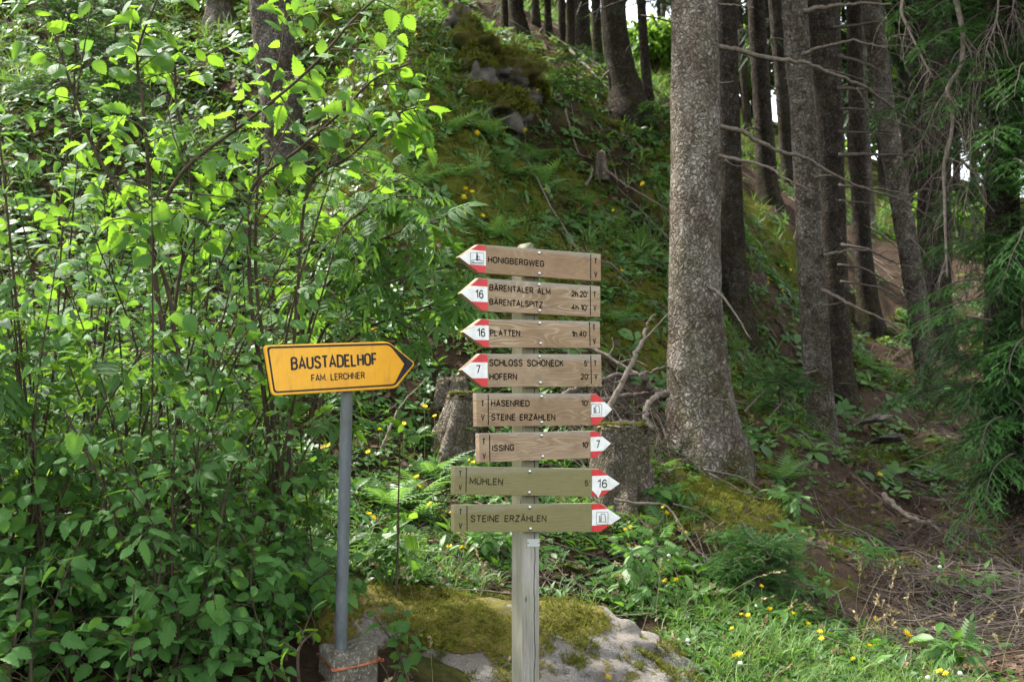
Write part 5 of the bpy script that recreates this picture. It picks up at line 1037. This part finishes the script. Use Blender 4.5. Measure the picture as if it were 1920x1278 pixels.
# a few boughs with fresh pale tips reach out over the slope
st = [(P(1850, 560, 8.2), (-.9, -.25, .05)), (P(1860, 600, 8.0), (-.8, -.5, 0)), (P(1850, 520, 8.4), (-1, -.1, .12)), (P(1880, 240, 7.9), (-.4, -.7, 0)), (P(1900, 300, 7.8), (-.3, -.8, 0)), (P(1840, 60, 8.6), (-.7, -.4, .1)), (P(1830, 170, 8.6), (-.6, -.3, .0)), (P(1790, 10, 9.2), (-.8, -.3, .1)),
      (P(1880, 780, 8.2), (-.5, -.5, -.1)), (P(1900, 850, 8.2), (-.5, -.5, -.1)), (P(1850, 900, 8.3), (-.3, -.5, -.2)), (P(1940, 640, 7.6), (-.6, -.6, 0)), (P(1930, 420, 7.6), (-.5, -.6, 0)), (P(1930, 120, 7.6), (-.5, -.6, 0))]
spruce_boughs(TREES['S2'][0], 'fresh_boughs', st, np.random.default_rng(3), .7, .08, .18, twn=10, tone=(.35, .85))
rt = TREES['S2'][0]; r = np.random.default_rng(8)
hang = [[(1786,-30,8.6),(1805,64,8.55),(1801,124,8.5),(1776,169,8.45),(1785,210,8.45),(1783,255,8.4),(1770,311,8.4),(1771,375,8.4),(1773,450,8.4),(1776,520,8.4)], [(1805,64,8.55),(1825,90,8.5),(1843,113,8.5),(1862,165,8.45),(1885,195,8.4),(1905,215,8.4)],
        [(1801,70,8.5),(1820,100,8.5),(1826,150,8.45),(1820,260,8.4),(1818,330,8.4),(1805,400,8.4)], [(1776,169,8.45),(1755,200,8.4),(1735,250,8.35),(1712,292,8.3)], [(1700,-30,8.7),(1690,20,8.65),(1706,60,8.6),(1730,110,8.55),(1748,145,8.5)], [(1843,113,8.5),(1838,170,8.4),(1830,230,8.4),(1845,300,8.4)],
        [(1874,-30,8.3),(1868,40,8.3),(1850,90,8.3),(1845,140,8.3)], [(1905,-20,8.2),(1900,30,8.2),(1925,60,8.2)]]
for k, h in enumerate(hang):
    p = sm(h); r0 = (.022, .013, .008, .007, .014, .008, .008, .008)[k]; m = MB(); m.tube(p, r0 * np.linspace(1, .35, len(p)), 6)
    twigs_on(m, p, r, 26 if k < 4 else 16, .42, .0034, .24, .9, 7)
    twigs_on(m, p, r, 16, .28, .0022, .3, 1.0, 6); m.build('bare_twigs', M['deaddark' if k % 2 else 'deadwood'], rt)
m = MB()
for k in range(120):
    p = P(r.uniform(1735, 1850), r.uniform(60, 520), r.uniform(8.5, 10.5)); e = nrm(np.array((r.normal() * .5, r.normal() * .4, -.9))); q = [p]
    for j in range(8): e = nrm(e + r.normal(size=3) * .2 + np.array((0, 0, -.12))); q.append(q[-1] + e * r.uniform(.05, .09))
    m.tube(q, np.linspace(.0032, .0012, 9), 4, cap=False)
m.build('hanging_twig_veil', M['deaddark'], rt)
rt = TREES['S'][0]; st = [(P(1810 + r.normal() * 30, r.uniform(-60, 620), 16), (1.0, r.normal() * .6, .1)) for k in range(40)]; spruce_boughs(rt, 'boughs', st, r, 1.2, .15, .25, twn=7, tone=(0, .4), tip=False)
# the small spruce in front of the moss bank
yb = P(1410, 1150, 6.7); yb[2] = float(H(yb[0], yb[1])); ys_ = thing('young_spruce', 'small bushy dark green spruce growing at the edge of the grass below the moss bank', 'tree', yb)
m = MB(); m.tube(smooth_path([yb - np.array((0, 0, .05)), yb + np.array((.05, 0, .16)), yb + np.array((.10, .0, .30))], 10), np.linspace(.014, .004, 10), 6); m.build('trunk', M['stem'], ys_)
r = np.random.default_rng(4); st = [(yb + np.array((.08 * h + r.normal() * .03, r.normal() * .03, .04 + h * .25)), (math.cos(a) * (1.1 - .5 * h), math.sin(a) * (1.1 - .5 * h), .2 + .35 * h)) for h, a in zip(r.uniform(0, 1, 56), r.uniform(0, 6.283, 56))]
spruce_boughs(ys_, 'foliage', st, r, .24, .055, -.03, twn=6, tone=(.25, .75))
def young(lb, px, py, d, h, n, seed):
    b = P(px, py, d); b[2] = float(H(b[0], b[1])); o = thing('young_spruce', lb, 'tree', b); m = MB(); m.tube([b - np.array((0, 0, .05)), b + np.array((0, 0, h * .5)), b + np.array((0.02, 0, h))], [.012, .008, .003], 5); m.build('trunk', M['stem'], o); r = np.random.default_rng(seed)
    spruce_boughs(o, 'foliage', [(b + np.array((0, 0, .05 + u * h * .85)), (math.cos(a), math.sin(a), .3 + .5 * u)) for u, a in zip(r.random(n), r.uniform(0, 6.283, n))], r, .3 * h + .1, .1, .1, twn=5, tone=(.1, .55))
young('dim young spruce on the ridge slope below the row of trunks', 1082, 205, 14.6, .7, 22, 1); young('low feathery young spruce at the shaded foot of the thick grey trunk', 1462, 722, 10.2, .55, 18, 2); young('bushy young conifer beside the thick grey trunk near the ridge end', 1238, 262, 14.6, .6, 18, 3); young('dark young spruce at the top picture edge above the hazel', 140, 130, 11, 1.6, 46, 4); young('second dark young spruce under the top edge beside the first', 215, 90, 11.5, 1.4, 36, 6)

# ------------------------------------------------------------------ ferns
def fern(label, px, py, d, n, L, seed, spread=1.0, aim=None):
    b = P(px, py, d); b[2] = float(H(b[0], b[1])); o = thing('fern', label, 'fern', b); r = np.random.default_rng(seed)
    for k in range(n):
        a = (k / n * 6.283 + r.uniform(-.3, .3)) if aim is None else aim + r.uniform(-1, 1) * spread; e = r.uniform(.45, 1.0); f = np.array((math.cos(a) * math.cos(e), math.sin(a) * math.cos(e), math.sin(e)))
        m = MB(); m.inst(FROND, (basis(f[None], np.array([[0, 0, 1.]]) + r.normal(size=(1, 3)) * .12) * L * r.uniform(.75, 1.15)), b[None] + r.normal(size=(1, 3)) * .01, np.array([r.uniform(.2, .9)])); m.build('frond', M['fern'], o)
for a in (('large pale fern fanned out under the crest outcrop', 905, 252, 11.8, 12, 0.50, 1), ('fern with light fronds catching sun below the crest, next to the largest fern', 950, 262, 11.6, 10, 0.40, 2), ('fern clump in the shade at the roots of the thick grey trunk', 1462, 862, 9.0, 9, .42, 3), ('small fern beside the roots of the moss-patched trunk', 1520, 905, 9.6, 6, .3, 4),
          ('feathery fern behind the tip of the yellow sign', 790, 712, 7.6, 7, .36, 5), ('spreading fern low behind the metal pole', 735, 800, 7.4, 9, .42, 6), ('fern leaning over the old dark stump', 812, 752, 7.9, 7, .36, 7), ('fern between the pole and the old dark stump', 770, 838, 7.3, 8, .4, 8), ('pale fern tuft beside the moss-topped stump', 1240, 968, 7.6, 6, .28, 9), ('fern sprouting between the stump and the thick grey trunk', 1232, 812, 8.4, 6, .32, 10),
          ('drooping fern on the slope above the hazel', 780, 190, 10.6, 7, .5, 11), ('fern at the mid-height of the mossy slope behind the top board', 860, 330, 10.8, 6, .4, 12), ('fern with wide fronds on the moss above the second board', 1010, 330, 12.0, 8, .5, 14), ('fern hanging over the bare soil below the ridge', 1000, 268, 13.0, 7, .5, 15), ('fern deep in the hollow beside the bare hillside sticks', 1200, 430, 12.2, 7, .45, 16), ('fern low on the slope right behind the third board', 1150, 560, 10.6, 8, .42, 17), ('fern above the top board peeking from the moss', 930, 420, 10.4, 8, .45, 18), ('fern at the foot of the crest outcrop', 840, 240, 11.4, 9, .5, 19), ('fern half hidden under the arching fine-leaved shrub', 840, 560, 8.6, 6, .36, 13)): fern(*a)
def leafy_plant(name, label, px, py, d, h, nst, seed, tpls, size, mat='herb', twn=0):
    b = P(px, py, d); b[2] = float(H(b[0], b[1])) - .02; r = np.random.default_rng(seed); ps = [smooth_path([b + r.normal(size=3) * .02 * np.array((1, 1, 0)), b + np.array((r.normal() * .05, r.normal() * .05, h * .55)), b + np.array((r.normal() * .14, r.normal() * .12 - .03, h * r.uniform(.8, 1.05)))], 12) for _ in range(nst)]
    shrub(name, label, ps, [.004] * nst, tpls, size, mat, seed, base=b, cat='plant', smat='greenstem', twigs=3, tlen=size * 1.1, nleaf=5, t0=.2, up=.9, out=(0, -.25, 0), scat=.3, tone=(.25, 1))
for a in (('rowan_seedling', 'rowan seedling with feathered leaves on the moss bank', 1484, 952, 8.4, .22, 4, 1, [ROWAN], .16), ('leafy_plant', 'upright plant with jagged feathered leaves between signpost and little spruce', 1238, 1090, 6.5, .42, 3, 2, [ROWAN], .15), ('leafy_plant', 'second jagged-leaved plant close to the signpost boulder', 1190, 1065, 6.7, .3, 2, 3, [ROWAN], .13),
          ('leafy_plant', 'broad-leaved herb at the foot of the moss-topped stump', 1262, 922, 7.9, .16, 5, 4, [OVAL], .1), ('leafy_plant', 'leafy green clump on the moss bank above the little spruce', 1345, 1010, 7.4, .14, 4, 5, [OVAL, LANCE], .06), ('leafy_plant', 'three-leaved seedling alone on the moss bank', 1482, 1012, 7.9, .14, 2, 6, [OVAL], .12), ('leafy_plant', 'tall leafy weed with narrow leaves beside the metal pole', 730, 1090, 6.2, .36, 8, 7, [LANCE], .13),
          ('leafy_plant', 'bright leafy weed behind the boulder', 912, 1075, 6.8, .2, 6, 8, [OVAL, LANCE], .11), ('leafy_plant', 'small bright weed at the edge of the brushwood', 1815, 1098, 7.2, .15, 4, 9, [LANCE], .1), ('leafy_plant', 'weedy sapling on the needle litter before the brushwood', 1640, 1040, 7.6, .2, 4, 10, [LANCE], .1), ('leafy_plant', 'grey-green leafy weed near the bottom corner of the grass', 1800, 1240, 5.7, .2, 5, 11, [ROWAN, LANCE], .13),
          ('leafy_plant', 'clump of leafy weeds in the litter bank over the grass', 1530, 1110, 6.9, .16, 4, 12, [OVAL, LANCE], .06), ('leafy_plant', 'dark leafy clump at the foot of the old stump', 880, 905, 8, .2, 6, 13, [OVAL], .1)): leafy_plant(*a)

# ------------------------------------------------------------------ ground cover that nobody could count
def scatter(n, r, dmin, dmax, fr=.56, p=1.0):
    """positions thinning out with distance from the verge, a little wider than the view"""
    u = r.random(n); d = dmin * (dmax / dmin) ** (u ** p); x = r.uniform(-1, 1, n) * (fr * d + .5); return np.stack([x, d], -1)
def normals(xy, e=.12):
    gx_ = (H0(xy[:, 0] + e, xy[:, 1]) - H0(xy[:, 0] - e, xy[:, 1])) / (2 * e); gy_2 = (H0(xy[:, 0], xy[:, 1] + e) - H0(xy[:, 0], xy[:, 1] - e)) / (2 * e)
    return nrm(np.stack([-gx_, -gy_2, np.ones(len(xy))], -1))
def cover(name, label, cat, n, seed, wcls, tpls, size, mat, dr, up=.6, thr=.35, clump=2.0, grow=0.0, lift=0.0, p=1.0, jit=.3):
    r = np.random.default_rng(seed); xy = scatter(n, r, dr[0], dr[1], p=p); mk_ = masks(xy[:, 0], xy[:, 1]); w = sum(mk_[:, k] * c for k, c in wcls.items()); w = w * (1 + .9 * vnoise(xy * clump, seed))
    ex = ((xy[:, 1] < 6.25) & (xy[:, 0] < .8) & (xy[:, 0] > -.95)) | ((xy[:, 1] < 5.35) & (xy[:, 0] < .95)); k = (w > thr * r.uniform(.55, 1.45, n)) & ~ex; xy = xy[k]; z = H(xy[:, 0], xy[:, 1]); nn = normals(xy); N = len(xy); fac = 1 + grow * np.clip((xy[:, 1] - 6) / 8, 0, 2)
    nn = nrm(nn * (1 - up) + np.array((0, 0, up)) + r.normal(size=(N, 3)) * jit); f = np.cross(nn, r.normal(size=(N, 3))); B = basis(f, nn) * (r.uniform(*size, N) * fac)[:, None, None]
    T = np.stack([xy[:, 0], xy[:, 1], z + lift], -1); m = MB(); ch = r.integers(0, len(tpls), N); rn = np.clip(r.normal(.45, .25, N) + .2 * vnoise(xy * 1.3, seed + 4), 0, 1)
    for j, tp in enumerate(tpls): s_ = ch == j; m.inst(tp, B[s_], T[s_], rn[s_])
    return tag(m.build(name, M[mat]), label, cat, None, 'stuff')
cover('herb_cover', 'low leafy herbs covering the slope behind the signs', 'ground cover', 48000, 201, {2: 1.0, 3: .5, 0: .2, 1: .16}, [HERB, HERB2], (.028, .065), 'herb', (4.7, 24), .45, .36, 2.4, .6)
cover('herb_cover', 'sparse pale lance-leaved weeds among the herbs of the slope', 'ground cover', 9000, 202, {2: .9, 3: .5, 0: .28, 1: .12}, [rosette(5, LANCE, 1.0, .5), TUFT], (.05, .12), 'herb', (4.8, 16), .65, .42, 2.6, .3)
cover('grass', 'fresh grass at the foot of the slope along the verge', 'grass', 9500, 203, {3: 1.0, 2: .1}, [TUFT], (.04, .13), 'grass', (4.6, 8.5), .85, .4, 1.6, 0, 0, 1.1)
cover('grass', 'rank shaded grass tufts scattered over the mossy hillside', 'grass', 7000, 204, {0: .5, 2: .5, 3: 1.0, 1: .15}, [TUFT], (.08, .2), 'grass', (9.6, 34), .6, .42, .9, .35)
cover('herb_cover', 'tiny clover-like herbs mixed into the verge grass', 'ground cover', 9000, 207, {3: 1.0}, [HERB, HERB2], (.018, .045), 'herb', (4.6, 8), .6, .35, 1.6)
cover('herb_cover', 'broad low leaves dotted over the mossy hillside', 'ground cover', 9500, 208, {0: 1.0, 2: .9, 1: .45}, [HERB, HERB2, ROWAN, FROND], (.05, .14), 'fern', (9.3, 19), .4, .42, 1.6, .3)
cover('moss', 'cushions of yellow-green moss on the hillside', 'moss', 34000, 205, {0: 1.0, 2: .22, 1: .2}, [MOSS], (.03, .07), 'moss', (5.5, 18), .1, .38, 3.0, .8)
FLAKE = T_([(-.35, 0, 0), (.35, .1, .06), (.25, 1, .0), (-.2, .9, .12)], [np.array([[0, 1, 2, 3]])], [(0, 0, 0)] * 4)
NEED = T_([(-.04, 0, 0), (.04, 0, 0), (.03, 1, .05), (-.03, 1, .05)], [np.array([[0, 1, 2, 3]])], [(0, 0, 0)] * 4)
cover('forest_litter', 'brown needles, bark flakes and dead leaves strewn over the slope', 'litter', 60000, 206, {1: 1.0, 2: .5, 3: .25, 0: .25}, [FLAKE, NEED, NEED], (.02, .06), 'litter', (4.5, 16), .1, .3, 2.0, .8, .006, jit=.35)
def sticks(name, label, cat, n, seed, region, ln, rad, mat, lift, thr=0.0, flat=.12):
    r = np.random.default_rng(seed); m = MB(); c = 0
    for k in range(n):
        px, py, d = (r.uniform(*region[0]), None, r.uniform(*region[1])) ; x = (px - 960) / F * d; z = float(H(x, d))
        if thr and masks(np.array([x]), np.array([d]))[0, 1] < thr: continue
        a = r.uniform(0, 6.283); L = r.uniform(*ln); e = np.array((math.cos(a), math.sin(a), r.normal() * flat)); q = []; p0 = np.array((x, d, 0))
        bend = r.normal(size=3) * .25 * L
        for u in np.linspace(-.5, .5, 6): w = p0 + e * L * u + bend * (.25 - u * u); q.append((w[0], w[1], w[2]))
        q = np.array(q); q[:, 2] = H(q[:, 0], q[:, 1]) + r.uniform(0.004, lift) + e[2] * L * np.linspace(0, 1, 6); m.tube(q, r.uniform(*rad) * np.linspace(1, .5, 6), 5, 0, r.random())
    return tag(m.build(name, M[mat]), label, cat, None, 'stuff')
sticks('brushwood', 'tangle of dead grey-brown twigs heaped at the edge of the grass', 'brushwood', 330, 301, ((1680, 2080), (6.2, 7.9)), (.15, .6), (.0014, .0042), 'deadwood', .10)
sticks('brushwood', 'darker fine twigs under the heap of dead grey twigs', 'brushwood', 1100, 302, ((1620, 2080), (6.0, 8.6)), (.12, .45), (.0013, .004), 'deaddark', .06)
sticks('twig_litter', 'small dead twigs scattered across the whole slope', 'twig litter', 650, 303, ((760, 1900), (6.2, 13)), (.15, .6), (.002, .006), 'deadwood', .03, .12)
sticks('twig_litter', 'dark rotting twigs scattered between herbs and moss', 'twig litter', 500, 304, ((640, 1900), (5.6, 16)), (.15, .7), (.002, .007), 'deaddark', .05)
sticks('twig_litter', 'dead twigs and fallen snags lying on the bare soil among the far trunks', 'twig litter', 500, 306, ((1000, 1850), (11, 24)), (.3, 1.4), (.004, .012), 'deadwood', .06)
sticks('twig_litter', 'tangled dead twigs around the stump and dead branches by the signpost', 'twig litter', 260, 305, ((1060, 1260), (8.1, 9.3)), (.2, .6), (.002, .006), 'deaddark', .22, 0, .3)
# straw-coloured bent grass stalks
def stalks(n, seed, region, h, label):
    r = np.random.default_rng(seed); m = MB()
    for k in range(n):
        px = r.uniform(*region[0]); d = r.uniform(*region[1]); x = (px - 960) / F * d; b = np.array((x, d, float(H(x, d)))); L = r.uniform(*h); e = nrm(np.array((r.normal() * .5, r.normal() * .4, 1))); q = [b]
        for j in range(6): e = nrm(e + np.array((r.normal() * .15, r.normal() * .1, -.12))); q.append(q[-1] + e * L / 6)
        m.tube(q, np.linspace(.0016, .0008, 7), 3, cap=False)
        T = np.array([q[-1] + (q[-2] - q[-1]) * u for u in r.uniform(0, 1.6, 12)]); m.inst(OVAL, basis(e[None] + r.normal(size=(12, 3)) * .5, r.normal(size=(12, 3))) * .02, T, r.random(12))
    return tag(m.build('seeding_grass', M['drygrass']), label, 'grass', None, 'stuff')
stalks(60, 401, ((1200, 1900), (5.2, 7.2)), (.2, .5), 'straw-pale seeding grass stalks over the verge'); stalks(26, 402, ((560, 1000), (4.6, 6.5)), (.25, .5), 'thin pale grass stalks about the pole and signpost foot')

# ------------------------------------------------------------------ yellow flowers and seed heads: every one its own thing
def flower_meshes(seed):
    r = np.random.default_rng(seed); m = MB(); n = 16; Ms, Ts = [], []
    for k in range(n):
        a = k / n * 6.283; e = .25 + .5 * (k % 2); f = np.array((math.cos(a) * math.cos(e), math.sin(a) * math.cos(e), math.sin(e))); Ms.append(basis(f[None], np.array([[0, 0, 1.]]))[0] * r.uniform(.75, 1.05)); Ts.append((0, 0, 0))
    m.inst(strip_leaf(2, lambda y: .16 * (.6 + .5 * y), .1, .15), np.array(Ms), np.array(Ts, float), r.random(n)); return m
_fl = flower_meshes(1).build('blossom', M['petal']); FLM = _fl.data; bpy.data.objects.remove(_fl)
_sm = MB(); _sm.tube([(0, 0, -1), (.02, .01, -.5), (0, 0, 0)], [.012, .010, .009], 5); _s = _sm.build('stem', M['greenstem']); STM = _s.data; bpy.data.objects.remove(_s)
_pm = MB(); bm = bmesh.new(); bmesh.ops.create_icosphere(bm, subdivisions=2, radius=1); _v = np.array([x.co[:] for x in bm.verts]); _f = np.array([[w.index for w in f.verts] for f in bm.faces]); bm.free(); _pm.add(_v * (1 + .15 * rng.normal(size=(len(_v), 1))), [_f]); _p = _pm.build('seed_head', M['fluff']); PFM = _p.data; bpy.data.objects.remove(_p)
def flower(px, py, d, label, group, size=.019, puff=False):
    p = P(px, py, d); g = float(H(p[0], p[1])); h = p[2] - g
    if h < .05: p[2] = g + .06; h = .06
    if h > .5: h = .5
    o = thing('seed_puff' if puff else 'wildflower', label, 'flower', (p[0], p[1], p[2] - h), group)
    s_ = bpy.data.objects.new('stem', STM); COL.objects.link(s_); s_.parent = o; s_.location = (0, 0, h); s_.scale = (.15, .15, h)
    b = bpy.data.objects.new('seed_head' if puff else 'blossom', PFM if puff else FLM); COL.objects.link(b); b.parent = o; b.location = (0, 0, h); b.scale = (size,) * 3; b.rotation_euler = (random.uniform(.2, .9), random.uniform(-.4, .4), random.uniform(0, 6))
FL = [('yellow wildflower in the grass along the lower picture edge', 'yellow flowers in the grass of the verge', .019, [(1537,1184,6.0),(1515,1170,6.2),(1540,1196,5.9),(1641,1160,6.2),(1700,1186,6.0),(1706,1193,6.0),(1710,1203,5.9),(1630,1210,5.8),(1386,1226,5.7),(1378,1231,5.7),(1762,1258,5.4),(1774,1262,5.4),(1486,1150,6.3),(1140,1270,5.2),(1600,1235,5.6)]),
      ('yellow wildflower in front of the little spruce', 'yellow flowers by the little spruce', .016, [(1391,1152,6.2),(1402,1153,6.2),(1446,1142,6.3),(1442,1146,6.3),(1428,1099,6.4),(1424,1126,6.4),(1372,1178,6.0)]),
      ('yellow wildflower on the herbs between the signpost and the moss bank', 'yellow flowers under the moss-topped stump', .018, [(1243,951,7.4),(1250,962,7.4),(1285,998,7.3),(1178,1022,7.0),(1192,1024,7.0),(1255,1050,6.8),(1245,1066,6.8),(1247,1089,6.6),(1268,1087,6.6),(1172,993,7.2),(1182,988,7.2),(1150,980,7.3)]),
      ('yellow wildflower in the herbs between pole and signpost', 'yellow flowers between the pole and the signpost', .02, [(691,963,6.6),(842,1024,6.8),(910,1025,6.9),(931,1026,6.9),(700,970,6.7),(781,894,7.3),(785,912,7.2),(880,863,7.8),(886,867,7.8),(847,960,7.2),(690,847,7.4),(712,805,7.6),(756,795,7.7),(796,762,7.9),(815,780,7.8),(806,945,7.0),(875,1033,6.8),(866,1041,6.8),(640,820,7.3)]),
      ('yellow wildflower glimpsed among the shrubs under the yellow sign', 'yellow flowers among the shrubs', .018, [(538,765,6.3),(545,690,6.4),(570,740,6.4),(606,838,6.3),(618,835,6.3),(560,850,6.3),(268,690,6.2),(320,735,6.0),(312,718,6.1),(575,775,6.4),(652,724,6.6),(660,612,7.2),(700,620,7.0)]),
      ('tiny yellow wildflower on the mossy hillside above the boards', 'yellow flowers on the mossy hillside', .03, [(895,250,11.4),(874,355,10.6),(870,370,10.5),(985,245,12.5),(1008,170,13.6),(1165,250,14.3),(868,400,10),(905,405,10.2),(1150,395,12.7),(1020,372,12),(1205,345,13.2),(780,66,12.3),(778,330,10.5),(885,360,10.6),(1165,508,11.3),(1060,540,10.3)]),
      ('tiny yellow wildflower between the spruce trunks on the slope', 'yellow flowers between the spruce trunks', .03, [(1464,499,15.5),(1482,506,15.4),(1440,563,14.6),(1442,569,14.5),(1470,602,14.2),(1362,618,12.4),(1422,498,15.6),(1468,545,14.8),(1595,630,14.5),(1650,915,9.6)])]
for lb, gp, sz, L in FL:
    for q in L: flower(*q, lb, gp, sz * random.uniform(.85, 1.2))
for q in [(1388,1243,5.5),(1254,1041,6.9),(1290,1200,5.9),(1740,1270,5.3),(1800,1262,5.4),(1762,1062,7.2),(1420,1135,6.3)]: flower(*q, 'pale round seed head standing in the herbs or grass', 'seed heads in the grass', .011, True)

# ------------------------------------------------------------------ bright bushes in the clearing beyond the ridge
def bush(label, px, py, d, rx, rz, n, seed, size=.22):
    b = P(px, py, d); r = np.random.default_rng(seed); o = thing('bush', label, 'bush', b); m = MB(); w = MB()
    for k in range(9):
        e = nrm(np.array((r.normal() * .6, r.normal() * .6, 1))); w.tube(smooth_path([b - np.array((0, 0, .3)), b + e * rz * .5, b + e * rz * 1.1 + r.normal(size=3) * .1], 8), np.linspace(.04, .01, 8), 5)
    v = nrm(r.normal(size=(n, 3))) * (r.random((n, 1)) ** .4); cl = nrm(r.normal(size=(14, 3))) * .75; q = cl[r.integers(0, 14, n)] * .65 + v * .5
    T = b + q * np.array((rx, rx, rz)) + np.array((0, 0, rz * .9)); nn = nrm(r.normal(size=(n, 3)) + np.array((0, -.4, .7))); m.inst(OVAL, basis(np.cross(nn, r.normal(size=(n, 3))), nn) * (size * r.uniform(.6, 1.2, n))[:, None, None], T, r.random(n)); w.build('stem', M['stem'], o); m.build('foliage', M['farleaf'], o)
bush('bright yellow-green bush in the sunny clearing beyond the ridge', 1228, 118, 29, 1.2, .6, 1500, 1); bush('bright bush beyond the trunks next to the silvery slanting spruce', 1732, 250, 34, 2.2, 2.6, 2600, 2, .3); bush('sunlit bush low behind the fir trunk and the silvery spruce', 1745, 440, 24, 1.2, .5, 1200, 3, .2); bush('leafy far bush showing between slender trunks and snags', 1660, 300, 36, 2.0, 2.2, 2000, 4, .3)
bush('far green bush seen between the thick grey trunk and the mossy trunk', 1395, 190, 34, 1.6, 1.4, 1500, 5, .28); bush('tall far bush closing the gap above the brushwood behind the fir', 1850, 330, 32, 3.0, 4.0, 3500, 6, .32); bush('pale far bush under the sky between mossy and snag-covered trunks', 1590, 260, 37, 1.6, 2.2, 1600, 7, .3)
